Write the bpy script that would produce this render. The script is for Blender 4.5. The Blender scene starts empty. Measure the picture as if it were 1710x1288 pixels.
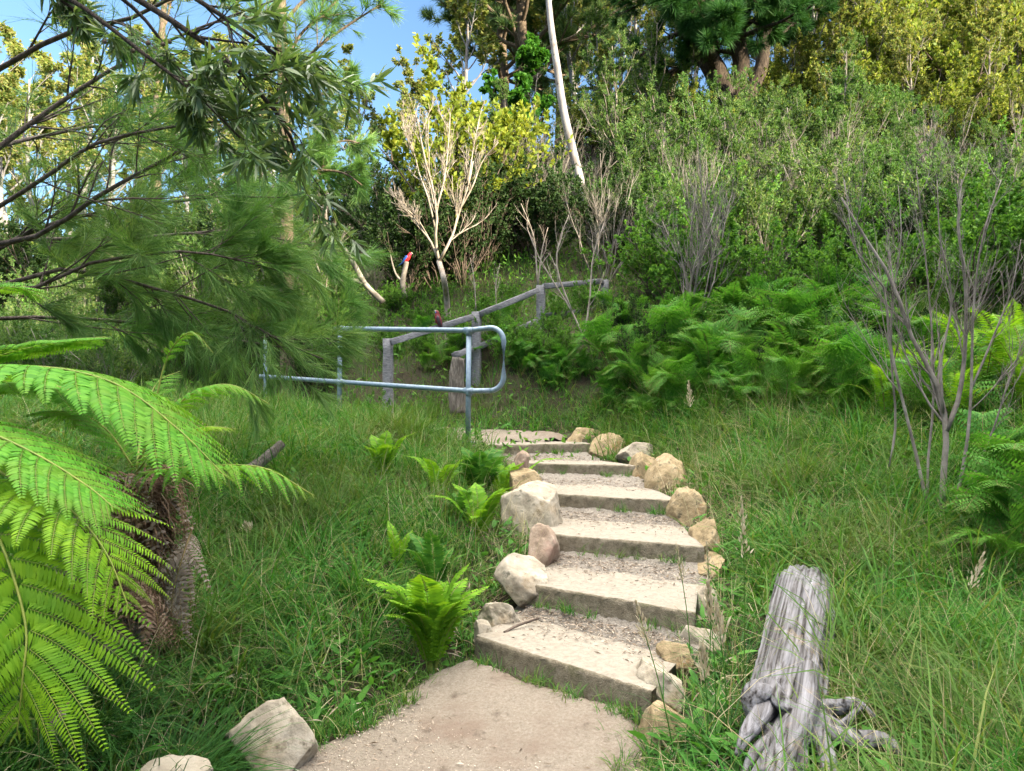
import bpy, bmesh, math
import numpy as np
from mathutils import Vector, Matrix, noise
RAD = math.radians
SC = bpy.context.scene
COL = SC.collection
rng = np.random.default_rng(7)

# ------------------------------------------------------------------ camera, sky, sun
FPX, EYE, HORIZON, WPX, HPX = 1221.0, 1.35, 685.0, 1710.0, 1288.0
cam = bpy.data.cameras.new('camera')
cam_o = bpy.data.objects.new('camera', cam)
COL.objects.link(cam_o)
cam_o.location = (0, 0, EYE)
cam_o.rotation_euler = (RAD(90), 0, 0)
cam.sensor_width = 36.0
cam.lens = 36.0 * FPX / WPX
cam.shift_y = (HORIZON - HPX / 2) / WPX
cam.clip_start = 0.05
cam.clip_end = 3000
SC.camera = cam_o
SC.render.resolution_x, SC.render.resolution_y = 1024, 771

SUN_AZ = (0.80, -0.60)          # towards the sun, on the ground: over the right shoulder
SUN_EL = RAD(14)
world = bpy.data.worlds.new('World')
SC.world = world
world.use_nodes = True
wt = world.node_tree
wt.nodes.clear()
wo = wt.nodes.new('ShaderNodeOutputWorld')
bg = wt.nodes.new('ShaderNodeBackground')
sky = wt.nodes.new('ShaderNodeTexSky')
sky.sky_type = 'NISHITA'
sky.sun_disc = False
sky.sun_elevation = SUN_EL
sky.sun_rotation = math.atan2(SUN_AZ[0], SUN_AZ[1])
sky.air_density = 1.0
sky.dust_density = 0.2
sky.ozone_density = 3.0
bg.inputs['Strength'].default_value = 0.08
# unseen bright cloud band added overhead to light the shade, clear blue lower down
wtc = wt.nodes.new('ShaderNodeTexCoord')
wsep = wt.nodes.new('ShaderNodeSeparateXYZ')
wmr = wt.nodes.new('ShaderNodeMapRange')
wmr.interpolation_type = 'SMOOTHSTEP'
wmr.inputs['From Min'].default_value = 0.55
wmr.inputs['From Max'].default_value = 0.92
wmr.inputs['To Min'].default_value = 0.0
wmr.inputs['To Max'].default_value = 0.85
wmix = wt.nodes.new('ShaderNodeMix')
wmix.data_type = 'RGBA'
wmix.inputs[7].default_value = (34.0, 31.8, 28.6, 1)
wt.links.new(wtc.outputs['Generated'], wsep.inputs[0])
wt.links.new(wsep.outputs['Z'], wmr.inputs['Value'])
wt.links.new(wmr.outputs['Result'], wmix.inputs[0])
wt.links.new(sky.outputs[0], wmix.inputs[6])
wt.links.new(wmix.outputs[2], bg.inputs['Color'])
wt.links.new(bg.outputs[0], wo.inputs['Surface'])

sun = bpy.data.lights.new('sun', 'SUN')
sun.energy = 5.0
sun.angle = RAD(0.5)
sun.color = (1.0, 0.87, 0.63)
sun_o = bpy.data.objects.new('sun', sun)
COL.objects.link(sun_o)
_sd = Vector((SUN_AZ[0] * math.cos(SUN_EL), SUN_AZ[1] * math.cos(SUN_EL), math.sin(SUN_EL)))
sun_o.rotation_euler = _sd.to_track_quat('Z', 'Y').to_euler()
sun_o.location = (30, -25, 40)
SC.view_settings.view_transform = 'Standard'
SC.view_settings.look = 'None'
SC.view_settings.exposure = 2.22
SC.view_settings.gamma = 1.0
cy = SC.cycles
cy.max_bounces = 6
cy.diffuse_bounces = 3
cy.glossy_bounces = 2
cy.transmission_bounces = 4
cy.transparent_max_bounces = 4
cy.caustics_reflective = False
cy.caustics_refractive = False
cy.use_denoising = True
cy.denoiser = 'OPENIMAGEDENOISE'
cy.denoising_input_passes = 'RGB_ALBEDO_NORMAL'
cy.denoising_prefilter = 'ACCURATE'
cy.sample_clamp_indirect = 4.0

# ------------------------------------------------------------------ helpers
def P(px, py, d):
    """The point seen at photograph pixel (px, py), d metres in front of the lens."""
    return np.array([(px - 855.0) / FPX * d, d, EYE - (py - HORIZON) / FPX * d])

def PS(l):
    return np.array([P(*a) for a in l])

def norm(v):
    v = np.asarray(v, float)
    return v / np.maximum(np.linalg.norm(v, axis=-1, keepdims=True), 1e-9)

class Geo:
    def __init__(s):
        s.V, s.Q, s.T, s.QM, s.TM, s.n = [], [], [], [], [], 0
    def add(s, V, Q=None, T=None, m=0):
        V = np.asarray(V, float).reshape(-1, 3)
        if Q is not None and len(Q):
            Q = np.asarray(Q, int).reshape(-1, 4) + s.n
            s.Q.append(Q); s.QM.append(np.full(len(Q), m))
        if T is not None and len(T):
            T = np.asarray(T, int).reshape(-1, 3) + s.n
            s.T.append(T); s.TM.append(np.full(len(T), m))
        s.V.append(V)
        s.n += len(V)
        return s
    def mesh(s, name, mats, smooth=False):
        me = bpy.data.meshes.new(name)
        V = np.concatenate(s.V) if s.V else np.zeros((0, 3))
        Q = np.concatenate(s.Q) if s.Q else np.zeros((0, 4), int)
        T = np.concatenate(s.T) if s.T else np.zeros((0, 3), int)
        M = np.concatenate(s.QM + s.TM) if (s.QM or s.TM) else np.zeros(0, int)
        me.vertices.add(len(V))
        me.vertices.foreach_set('co', V.ravel())
        idx = np.concatenate([Q.ravel(), T.ravel()])
        me.loops.add(len(idx))
        me.loops.foreach_set('vertex_index', idx)
        me.polygons.add(len(Q) + len(T))
        st = np.concatenate([np.arange(len(Q)) * 4, len(Q) * 4 + np.arange(len(T)) * 3])
        me.polygons.foreach_set('loop_start', st)
        mats = mats if isinstance(mats, (list, tuple)) else [mats]
        for m in mats:
            me.materials.append(m)
        if len(mats) > 1:
            me.polygons.foreach_set('material_index', M)
        if smooth:
            me.polygons.foreach_set('use_smooth', np.ones(len(Q) + len(T), bool))
        me.update(calc_edges=True)
        return me
    def build(s, name, mats, parent=None, smooth=False):
        o = bpy.data.objects.new(name, s.mesh(name, mats, smooth))
        COL.objects.link(o)
        if parent is not None:
            o.parent = parent
        return o

def thing(name, label, cat, loc=(0, 0, 0), group=None):
    o = bpy.data.objects.new(name, None)
    o.empty_display_size = 0.1
    COL.objects.link(o)
    o.location = loc
    return tag(o, label, cat, group)

def tag(o, label, cat, group=None):
    o['label'] = label
    o['category'] = cat
    if group:
        o['group'] = group
    return o

def structure(o):
    o['kind'] = 'structure'
    return o

def stuff(o):
    o['kind'] = 'stuff'
    return o

KIDS = {}
def dup(root, loc, rz=0.0, sc=1.0, label=None, group=None, tilt=(0, 0)):
    """A copy of a thing and of its parts and sub-parts (mesh data shared)."""
    r = root.copy()
    COL.objects.link(r)
    r.location = loc
    r.rotation_euler = (tilt[0], tilt[1], rz)
    r.scale = (sc, sc, sc) if np.isscalar(sc) else sc
    if label: r['label'] = label
    if group: r['group'] = group
    if root.name not in KIDS:
        KIDS[root.name] = [(k, list(k.children)) for k in root.children]
    for ch, subs in KIDS[root.name]:
        c = ch.copy(); COL.objects.link(c); c.parent = r
        for g in subs:
            d = g.copy(); COL.objects.link(d); d.parent = c
    return r

def place_first(root, loc, rz, sc):
    root.location = loc
    root.rotation_euler = (0, 0, rz)
    root.scale = (sc, sc, sc) if np.isscalar(sc) else sc

# ---- branching: a level is (points (B,n,3), radii (B,n))
def tubes(geo, pts, rad, k=5, m=0, cap=True):
    pts = np.asarray(pts, float); rad = np.asarray(rad, float)
    if pts.ndim == 2:
        pts, rad = pts[None], rad[None]
    B, n, _ = pts.shape
    T = norm(np.gradient(pts, axis=1))
    D = np.abs(pts[:, -1] - pts[:, 0])
    ref = np.eye(3)[np.argmin(D, axis=1)][:, None, :]
    N = norm(np.cross(T, np.broadcast_to(ref, T.shape)))
    Bn = np.cross(T, N)
    a = np.arange(k) * 2 * np.pi / k
    ring = pts[:, :, None] + rad[:, :, None, None] * (np.cos(a)[:, None] * N[:, :, None] + np.sin(a)[:, None] * Bn[:, :, None])
    V = ring.reshape(-1, 3)
    i = np.arange(n - 1)[:, None] * k
    j = np.arange(k)[None]
    q = np.stack([i + j, i + (j + 1) % k, i + k + (j + 1) % k, i + k + j], -1).reshape(-1, 4)
    Q = (np.arange(B)[:, None, None] * (n * k) + q[None]).reshape(-1, 4)
    Tt = None
    if cap and k >= 3:
        f = []
        for s0, rev in ((0, True), ((n - 1) * k, False)):
            for x in range(1, k - 1):
                t = [s0, s0 + x, s0 + x + 1]
                f.append(t[::-1] if rev else t)
        Tt = (np.arange(B)[:, None, None] * (n * k) + np.array(f)[None]).reshape(-1, 3)
    geo.add(V, Q, Tt, m)

def perp(r, d):
    v = r.normal(size=d.shape)
    v -= (v * d).sum(-1, keepdims=True) * d
    return norm(v)

def wander(r, p0, d0, L, nseg, up, wob):
    N = len(p0)
    out = np.zeros((N, nseg + 1, 3)); out[:, 0] = p0
    d = norm(d0); L = np.broadcast_to(L, (N,))
    for k in range(nseg):
        d = norm(d + r.normal(0, wob, (N, 3)) + np.array([0, 0, up]))
        out[:, k + 1] = out[:, k] + d * (L / nseg)[:, None]
    return out

def at(lev, idx, t):
    pts, rad = lev
    m = pts.shape[1]
    f = t * (m - 1)
    i = np.clip(f.astype(int), 0, m - 2); w = (f - i)[:, None]
    a, b = pts[idx, i], pts[idx, i + 1]
    return a * (1 - w) + b * w, norm(b - a), rad[idx, i] * (1 - w[:, 0]) + rad[idx, i + 1] * w[:, 0]

def branch(r, lev, n, t0, t1, lr, ang, up=0.0, nseg=4, rr=0.6, wob=0.12, taper=0.3, tl=0.5, flat=None, rmin=0.0012):
    pts, rad = lev
    B = len(pts)
    idx = np.repeat(np.arange(B), n)
    t = r.uniform(t0, t1, B * n)
    pos, tan, rd = at(lev, idx, t)
    L0 = np.linalg.norm(np.diff(pts, axis=1), axis=-1).sum(1)[idx]
    pp = perp(r, tan)
    if flat is not None:
        pp = norm(pp * np.array([1, 1, flat]))
    a = r.normal(ang, 0.18, B * n)[:, None]
    d = tan * np.cos(a) + pp * np.sin(a)
    L = L0 * lr * r.uniform(0.55, 1.25, B * n) * (1 - tl * t)
    p = wander(r, pos, d, L, nseg, up, wob)
    rd = np.maximum(rd * rr, rmin)[:, None] * np.linspace(1, taper, nseg + 1)[None]
    return p, rd

# ---- leaf templates: x across, y along, z out of the leaf
LANCE = (np.array([[0, 0, 0], [-.5, .3, .03], [.5, .3, .03], [-.36, .68, 0], [.36, .68, 0], [0, 1, -.1]]),
         np.array([[1, 2, 4, 3]]), np.array([[0, 2, 1], [3, 4, 5]]))
DIAMOND = (np.array([[0, 0, 0], [.5, .45, .05], [0, 1, -.05], [-.5, .45, .05]]), np.array([[0, 1, 2, 3]]), None)
OVAL = (np.array([[0, 0, 0], [.42, .22, .04], [.5, .55, .04], [0, 1, -.06], [-.5, .55, .04], [-.42, .22, .04]]),
        np.array([[0, 1, 2, 5], [5, 2, 3, 4]]), None)

def tuft(n, r, spread=0.9, w=0.02, curl=0.0):
    """n needles fanning from the origin along +y."""
    V, T = [], []
    for i in range(n):
        a = r.uniform(0, 2 * np.pi); s = np.sqrt(r.uniform(0.02, 1)) * spread
        d = np.array([math.sin(s) * math.cos(a), math.cos(s), math.sin(s) * math.sin(a)])
        x = norm(np.cross(d, r.normal(size=3))) * w
        L = r.uniform(0.7, 1.0); o = np.array([0, r.uniform(0, 0.25), 0])
        b = len(V)
        V += [o - x, o + x, o + d * L + np.array([0, 0, -curl * L])]
        T.append([b, b + 1, b + 2])
    return np.array(V), None, np.array(T)

def put(geo, tmpl, pos, ax, nr, s, w=None, m=0):
    """Set a template at many places: axis ax, face normal near nr, length s, width w."""
    tv, tq, tt = tmpl
    N = len(pos)
    if not N: return
    ax = norm(ax); side = norm(np.cross(ax, nr)); nr = np.cross(side, ax)
    s = np.broadcast_to(np.asarray(s, float), (N,)); w = s if w is None else np.broadcast_to(np.asarray(w, float), (N,))
    V = pos[:, None] + tv[None, :, 0:1] * (side * w[:, None])[:, None] + tv[None, :, 1:2] * (ax * s[:, None])[:, None] + tv[None, :, 2:3] * (nr * s[:, None])[:, None]
    off = (np.arange(N) * len(tv))[:, None, None]
    geo.add(V.reshape(-1, 3), None if tq is None else (tq[None] + off).reshape(-1, 4), None if tt is None else (tt[None] + off).reshape(-1, 3), m)

def leaves(r, geo, lev, per, tmpl, size, width=None, ang=0.8, droop=0.0, t0=0.1, t1=1.0, jit=0.25, up=0.6, m=0):
    B = len(lev[0])
    idx = np.repeat(np.arange(B), per)
    t = r.uniform(t0, t1, len(idx))
    pos, tan, _ = at(lev, idx, t)
    pp = perp(r, tan)
    a = r.normal(ang, 0.25, len(idx))[:, None]
    ax = norm(tan * np.cos(a) + pp * np.sin(a) + np.array([0, 0, -droop]))
    nr = norm(r.normal(size=ax.shape) + np.array([0, 0, up]))
    s = size * r.uniform(1 - jit, 1 + jit, len(idx))
    put(geo, tmpl, pos, ax, nr, s, None if width is None else s * (width / size), m)

# ------------------------------------------------------------------ materials
def newmat(name):
    m = bpy.data.materials.new(name)
    m.use_nodes = True
    nt = m.node_tree; nt.nodes.clear()
    return m, nt

def N(nt, t, **kw):
    n = nt.nodes.new(t)
    for k, v in kw.items():
        setattr(n, k, v)
    return n

def ramp(nt, stops):
    n = N(nt, 'ShaderNodeValToRGB')
    e = n.color_ramp.elements
    while len(e) < len(stops): e.new(0.5)
    for x, (p, c) in zip(e, stops):
        x.position = p; x.color = (*c, 1)
    return n

def leafmat(name, cols, trans=0.35, rough=0.55, tint=(1.25, 1.3, 0.6), spec=0.10, big=0.0, bigcol=None, bigscale=0.8):
    """Leaf: colour varies from leaf to leaf (cols spread over a ramp); light passes through."""
    m, nt = newmat(name)
    L = nt.links.new
    g = N(nt, 'ShaderNodeNewGeometry')
    rp = ramp(nt, [(i / max(1, len(cols) - 1), c) for i, c in enumerate(cols)])
    L(g.outputs['Random Per Island'], rp.inputs[0])
    col = rp.outputs[0]
    if bigcol is not None:
        ns = N(nt, 'ShaderNodeTexNoise'); ns.inputs['Scale'].default_value = bigscale; ns.inputs['Detail'].default_value = 2
        L(g.outputs['Position'], ns.inputs['Vector'])
        mr = N(nt, 'ShaderNodeMapRange'); mr.inputs['From Min'].default_value = 0.45; mr.inputs['From Max'].default_value = 0.65; mr.inputs['To Max'].default_value = big
        L(ns.outputs[0], mr.inputs['Value'])
        mx = N(nt, 'ShaderNodeMix', data_type='RGBA')
        L(mr.outputs[0], mx.inputs[0]); L(col, mx.inputs[6]); mx.inputs[7].default_value = (*bigcol, 1)
        col = mx.outputs[2]
    b = N(nt, 'ShaderNodeBsdfPrincipled')
    b.inputs['Roughness'].default_value = rough
    b.inputs['Specular IOR Level'].default_value = spec
    L(col, b.inputs['Base Color'])
    out = N(nt, 'ShaderNodeOutputMaterial')
    if trans > 0:
        tr = N(nt, 'ShaderNodeBsdfTranslucent')
        mul = N(nt, 'ShaderNodeMix', data_type='RGBA', blend_type='MULTIPLY'); mul.inputs[0].default_value = 1
        mul.inputs[7].default_value = (*tint, 1)
        L(col, mul.inputs[6]); L(mul.outputs[2], tr.inputs['Color'])
        ms = N(nt, 'ShaderNodeMixShader'); ms.inputs[0].default_value = trans
        L(b.outputs[0], ms.inputs[1]); L(tr.outputs[0], ms.inputs[2]); L(ms.outputs[0], out.inputs[0])
    else:
        L(b.outputs[0], out.inputs[0])
    return m

def noisemat(name, stops, scale=6, detail=8, rough=0.9, bump=0.3, bscale=None, stretch=None, spec=0.2, metal=0.0, second=None, dist=0.02, nrough=0.6):
    """Rough natural surface: ramped noise colour, noise bump; second = (scale, lo, hi, colour) adds patches."""
    m, nt = newmat(name)
    L = nt.links.new
    tc = N(nt, 'ShaderNodeTexCoord')
    vec = tc.outputs['Object']
    if stretch:
        mp = N(nt, 'ShaderNodeMapping'); mp.inputs['Scale'].default_value = stretch
        L(vec, mp.inputs[0]); vec = mp.outputs[0]
    n1 = N(nt, 'ShaderNodeTexNoise'); n1.inputs['Scale'].default_value = scale; n1.inputs['Detail'].default_value = detail; n1.inputs['Roughness'].default_value = nrough
    L(vec, n1.inputs['Vector'])
    rp = ramp(nt, stops)
    L(n1.outputs[0], rp.inputs[0])
    col = rp.outputs[0]
    if second:
        for (s2, lo, hi, c2) in (second if isinstance(second, list) else [second]):
            n2 = N(nt, 'ShaderNodeTexNoise'); n2.inputs['Scale'].default_value = s2; n2.inputs['Detail'].default_value = 5; n2.inputs['Roughness'].default_value = 0.65
            L(tc.outputs['Object'], n2.inputs['Vector'])
            mr = N(nt, 'ShaderNodeMapRange'); mr.inputs['From Min'].default_value = lo; mr.inputs['From Max'].default_value = hi
            L(n2.outputs[0], mr.inputs['Value'])
            mx = N(nt, 'ShaderNodeMix', data_type='RGBA')
            L(mr.outputs[0], mx.inputs[0]); L(col, mx.inputs[6]); mx.inputs[7].default_value = (*c2, 1)
            col = mx.outputs[2]
    b = N(nt, 'ShaderNodeBsdfPrincipled')
    b.inputs['Roughness'].default_value = rough; b.inputs['Specular IOR Level'].default_value = spec; b.inputs['Metallic'].default_value = metal
    L(col, b.inputs['Base Color'])
    if bump:
        n3 = N(nt, 'ShaderNodeTexNoise'); n3.inputs['Scale'].default_value = bscale or scale * 3; n3.inputs['Detail'].default_value = 8; n3.inputs['Roughness'].default_value = 0.65
        L(vec, n3.inputs['Vector'])
        bp = N(nt, 'ShaderNodeBump'); bp.inputs['Strength'].default_value = bump; bp.inputs['Distance'].default_value = dist
        L(n3.outputs[0], bp.inputs['Height']); L(bp.outputs[0], b.inputs['Normal'])
    out = N(nt, 'ShaderNodeOutputMaterial')
    L(b.outputs[0], out.inputs[0])
    return m

M = {}
M['soil'] = noisemat('soil', [(.3, (.02, .016, .010)), (.5, (.045, .037, .022)), (.62, (.035, .045, .02)), (.75, (.09, .07, .045))], 5, 10, bump=.6, bscale=40)
M['gravel'] = noisemat('gravel', [(.30, (.105, .083, .063)), (.45, (.185, .154, .122)), (.58, (.255, .220, .178)), (.72, (.33, .293, .245))], 70, 12, bump=.9, bscale=120, dist=.014, nrough=.85,
                       second=[(2.2, .5, .70, (.165, .122, .094)), (9, .58, .72, (.105, .08, .06))])
M['debris_soil'] = noisemat('debris_soil', [(.3, (.075, .066, .055)), (.44, (.175, .154, .13)), (.58, (.25, .224, .192)), (.75, (.34, .31, .27))], 45, 10, bump=.8, bscale=120, nrough=.75)
M['tread'] = noisemat('tread', [(.3, (.145, .126, .10)), (.5, (.235, .21, .172)), (.7, (.295, .266, .222))], 30, 12, bump=.35, bscale=180, dist=.006, nrough=.75,
                      second=[(5, .56, .72, (.22, .18, .14)), (24, .60, .70, (.20, .165, .13))])
M['riser'] = noisemat('riser', [(.3, (.075, .062, .042)), (.48, (.165, .140, .10)), (.7, (.25, .22, .165))], 28, 12, bump=.9, bscale=130, dist=.012, nrough=.75,
                      second=[(6, .54, .70, (.09, .088, .045)), (11, .58, .7, (.25, .215, .17))])
M['sandstone'] = noisemat('sandstone', [(.28, (.12, .088, .05)), (.46, (.27, .205, .118)), (.70, (.37, .295, .185))], 9, 10, bump=.8, bscale=30, dist=.02,
                          second=[(4, .54, .68, (.24, .13, .055)), (18, .57, .68, (.085, .075, .05)), (7, .62, .70, (.36, .34, .28))])
M['sandstone_pale'] = noisemat('sandstone_pale', [(.28, (.17, .14, .105)), (.48, (.31, .27, .21)), (.70, (.41, .37, .305))], 9, 10, bump=.5, bscale=30, dist=.02,
                               second=[(4, .55, .70, (.25, .18, .105)), (16, .57, .70, (.11, .10, .075)), (7, .63, .70, (.13, .12, .10))])
M['sandstone_red'] = noisemat('sandstone_red', [(.28, (.13, .09, .065)), (.48, (.24, .18, .135)), (.70, (.34, .285, .225))], 9, 10, bump=.5, bscale=30, dist=.02,
                              second=(4, .52, .70, (.24, .14, .11)))
M['galv'] = noisemat('galvanised_steel', [(.3, (.13, .18, .235)), (.6, (.21, .275, .34))], 25, 6, rough=.5, bump=.08, bscale=120, metal=.35, spec=.5, second=(50, .6, .7, (.16, .2, .22)))
M['old_timber'] = noisemat('old_timber', [(.3, (.08, .078, .085)), (.5, (.17, .168, .18)), (.7, (.26, .258, .275))], 6, 8, bump=.7, bscale=14, stretch=(3, 3, 14), dist=.01, second=(5, .6, .75, (.14, .15, .10)))
M['drift'] = noisemat('driftwood', [(.34, (.025, .022, .021)), (.43, (.095, .09, .092)), (.57, (.165, .162, .175)), (.76, (.25, .248, .27))], 4, 4, bump=.55, bscale=6, stretch=(16, .35, 16), dist=.02, nrough=.5,
                      second=[(5, .62, .74, (.20, .155, .11))])
M['stump_wood'] = noisemat('stump_wood', [(.3, (.05, .042, .036)), (.5, (.13, .112, .095)), (.7, (.24, .215, .19))], 8, 8, bump=.8, bscale=16, stretch=(8, 8, 1.2))
M['bark_dark'] = noisemat('bark_dark', [(.3, (.018, .014, .011)), (.5, (.05, .038, .03)), (.7, (.12, .09, .07))], 5, 8, bump=1.0, bscale=9, stretch=(6, 6, 1.2), dist=.05)
M['bark_brown'] = noisemat('bark_brown', [(.3, (.05, .035, .025)), (.5, (.12, .09, .065)), (.7, (.22, .17, .13))], 6, 8, bump=.8, bscale=12, stretch=(6, 6, 1.5))
M['bark_white'] = noisemat('bark_white', [(.3, (.11, .10, .10)), (.45, (.21, .20, .205)), (.7, (.29, .28, .285))], 2.2, 6, bump=.35, bscale=12, stretch=(3, 3, 1), second=[(3, .54, .64, (.17, .14, .13)), (8, .6, .66, (.10, .085, .08))])
M['twig_pale'] = noisemat('twig_pale', [(.3, (.17, .135, .105)), (.5, (.29, .245, .205)), (.7, (.40, .35, .30))], 8, 4, bump=.2)
M['twig_grey'] = noisemat('twig_grey', [(.3, (.09, .078, .068)), (.5, (.175, .155, .136)), (.7, (.27, .245, .22))], 8, 4, bump=.2)
M['twig_brown'] = noisemat('twig_brown', [(.3, (.045, .033, .026)), (.5, (.09, .068, .054)), (.7, (.16, .125, .10))], 8, 4, bump=.2)
M['oak_bark'] = noisemat('she_oak_bark', [(.3, (.04, .032, .028)), (.5, (.085, .068, .058)), (.7, (.16, .13, .115))], 6, 8, bump=.6, bscale=14, stretch=(5, 5, 2))
M['thatch'] = leafmat('dead_frond', [(.05, .028, .018), (.11, .065, .042), (.20, .13, .09), (.28, .20, .15)], .15, .8, (1, 1, .9), .1)
M['ash_frond'] = leafmat('ashen_frond', [(.14, .11, .09), (.24, .19, .16), (.33, .28, .25)], .15, .8, (1, 1, .9), .1)
M['treefern'] = leafmat('tree_fern_green', [(.065, .22, .022), (.095, .285, .028), (.125, .33, .033)], .38, .5, (1.35, 1.2, .5), big=.6, bigcol=(.14, .25, .03), bigscale=7)
M['treefern_y'] = leafmat('tree_fern_fresh', [(.13, .28, .014), (.17, .33, .016), (.20, .36, .020)], .40, .5, (1.35, 1.2, .5), big=.7, bigcol=(.09, .23, .02), bigscale=7)
M['sword'] = leafmat('sword_fern_green', [(.10, .25, .018), (.14, .31, .022), (.19, .36, .025)], .4, .45, (1.3, 1.2, .5))
M['sword_d'] = leafmat('sword_fern_deep', [(.035, .12, .02), (.055, .16, .025), (.085, .2, .03)], .35, .45)
M['bracken'] = leafmat('bracken_green', [(.035, .14, .020), (.06, .20, .028), (.10, .26, .038)], .38, .5, big=.6, bigcol=(.10, .22, .03))
M['rachis'] = noisemat('frond_stalk', [(.3, (.12, .17, .03)), (.7, (.22, .24, .05))], 20, 3, rough=.5, bump=0)
M['rachis_b'] = noisemat('frond_stalk_brown', [(.3, (.10, .07, .03)), (.7, (.2, .15, .06))], 20, 3, rough=.6, bump=0)
M['grass'] = leafmat('grass_blade', [(.018, .080, .012), (.033, .132, .019), (.055, .178, .026), (.082, .205, .035), (.17, .20, .06)], .35, .5, (1.3, 1.25, .6), big=.55, bigcol=(.10, .135, .036), bigscale=1.1)
M['grass_d'] = leafmat('tussock_blade', [(.022, .075, .018), (.035, .105, .024), (.055, .14, .03)], .3, .45, (1.2, 1.2, .6))
M['straw'] = leafmat('straw_blade', [(.22, .18, .09), (.33, .28, .16), (.42, .37, .24), (.16, .17, .06)], .3, .7, (1, 1, .9))
M['seed'] = leafmat('grass_seed', [(.38, .31, .20), (.48, .41, .29), (.56, .50, .38)], .3, .7, (1, 1, .9))
M['weed'] = leafmat('herb_leaf', [(.04, .13, .022), (.065, .19, .03), (.09, .23, .04)], .35, .5)
M['litter'] = leafmat('leaf_litter', [(.07, .05, .035), (.16, .12, .085), (.28, .22, .17), (.42, .36, .29)], .05, .9, (1, 1, 1), .1)
M['pebble'] = leafmat('pebble', [(.30, .24, .18), (.46, .39, .31), (.60, .53, .45), (.22, .17, .13)], 0, .9)
M['oak_needle'] = leafmat('she_oak_needle', [(.07, .15, .045), (.11, .22, .06), (.15, .27, .075), (.21, .30, .10)], .3, .5, (1.3, 1.25, .6), big=.55, bigcol=(.055, .19, .03), bigscale=1.3)
M['long_leaf'] = leafmat('long_leaf', [(.05, .10, .035), (.08, .15, .05), (.12, .20, .07), (.18, .25, .11)], .35, .35, (1.3, 1.25, .6), .45)
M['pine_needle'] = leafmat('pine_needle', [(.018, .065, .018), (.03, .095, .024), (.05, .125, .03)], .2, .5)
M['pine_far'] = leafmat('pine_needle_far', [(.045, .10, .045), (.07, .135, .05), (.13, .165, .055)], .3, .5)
M['gum_leaf'] = leafmat('gum_leaf', [(.08, .14, .04), (.15, .205, .05), (.26, .28, .09), (.23, .20, .08)], .42, .45, (1.25, 1.2, .55))
M['wattle'] = leafmat('wattle_leaf', [(.10, .17, .03), (.19, .245, .045), (.31, .325, .10)], .42, .5, (1.25, 1.2, .55))
M['lush'] = leafmat('lush_leaf', [(.03, .11, .018), (.05, .15, .024), (.075, .19, .028)], .35, .5)
M['heath'] = leafmat('heath_leaf', [(.04, .09, .03), (.07, .14, .038), (.11, .19, .05), (.18, .215, .07)], .3, .6, big=.7, bigcol=(.075, .165, .04), bigscale=.5)
M['heath_g'] = leafmat('bright_heath_leaf', [(.055, .15, .027), (.095, .22, .036), (.15, .28, .05)], .35, .55)
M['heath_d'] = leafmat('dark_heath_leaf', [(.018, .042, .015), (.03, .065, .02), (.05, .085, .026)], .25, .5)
M['yellow'] = leafmat('golden_leaf', [(.12, .18, .028), (.18, .23, .036), (.26, .28, .045)], .42, .5, (1.25, 1.2, .5))
# ------------------------------------------------------------------ the lie of the land
def EDGE(px, py, z):
    d = FPX * (EYE - z) / (py - HORIZON)
    return np.array([(px - 855.0) / FPX * d, d, z])

RISE = 0.16
STEP_PX = [((800, 1065), (1078, 1152)), ((880, 975), (1152, 1022)), ((922, 893), (1168, 913)),
           ((922, 825), (1127, 836)), ((890, 774), (1067, 778)), ((812, 743), (982, 741))]
STEPS = [(EDGE(*a, RISE * (k + 1)), EDGE(*b, RISE * (k + 1))) for k, (a, b) in enumerate(STEP_PX)]
# each tread reaches back under the next riser
BACK = [STEPS[k + 1] for k in range(5)]
L6, R6 = STEPS[5]
BACK.append((L6 + np.array([-.05, .75, .03]), R6 + np.array([-.05, .7, .03])))

ctrl = [  # (px, py, distance) of the ground
    (350, 1130, 3.3), (150, 1150, 2.9), (0, 1250, 2.4), (-500, 1180, 2.6), (600, 1000, 4.2), (700, 900, 5.2), (550, 850, 5.6),
    (400, 800, 6.0), (600, 750, 7.2), (700, 722, 8.0), (450, 700, 8.5), (300, 700, 8.0), (100, 700, 7.0), (-300, 700, 7.0), (250, 1000, 4.2), (-200, 950, 4.0),
    (600, 688, 9.9), (800, 682, 9.9), (800, 645, 10.8), (600, 645, 11.6), (420, 665, 11.0), (850, 600, 10.6), (950, 560, 11.2), (800, 560, 11.3), (650, 600, 11.0), (500, 600, 12.0), (300, 560, 14.0),
    (1200, 1110, 3.6), (1250, 960, 4.6), (1250, 810, 6.0), (1150, 745, 7.6), (1050, 705, 9.0), (1000, 670, 9.8), (1100, 670, 8.8), (1250, 690, 7.6),
    (1400, 720, 6.6), (1600, 780, 5.3), (1720, 850, 4.6), (1500, 1000, 4.0), (1700, 1100, 3.4), (1400, 1200, 2.9), (1600, 1288, 2.5), (1250, 1250, 2.8),
    (1100, 560, 10.5), (1300, 600, 9.0), (1500, 620, 8.0), (1720, 650, 7.0), (2100, 650, 6.0), (1000, 490, 13.0), (1200, 470, 12.5), (1450, 500, 11.0), (1720, 520, 9.5),
    (900, 430, 15.0), (1000, 360, 18.0), (1200, 300, 19.0), (1400, 330, 17.0), (1720, 400, 14.0), (1250, 190, 25.0), (1500, 210, 25.0), (1720, 250, 23.0), (2300, 300, 18.0),
    (900, 260, 27.0), (700, 440, 16.0), (600, 440, 18.0), (750, 330, 24.0), (600, 360, 30.0), (400, 460, 25.0), (200, 490, 28.0), (0, 490, 30.0), (-300, 500, 24.0),
]
CT = PS(ctrl)
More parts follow.
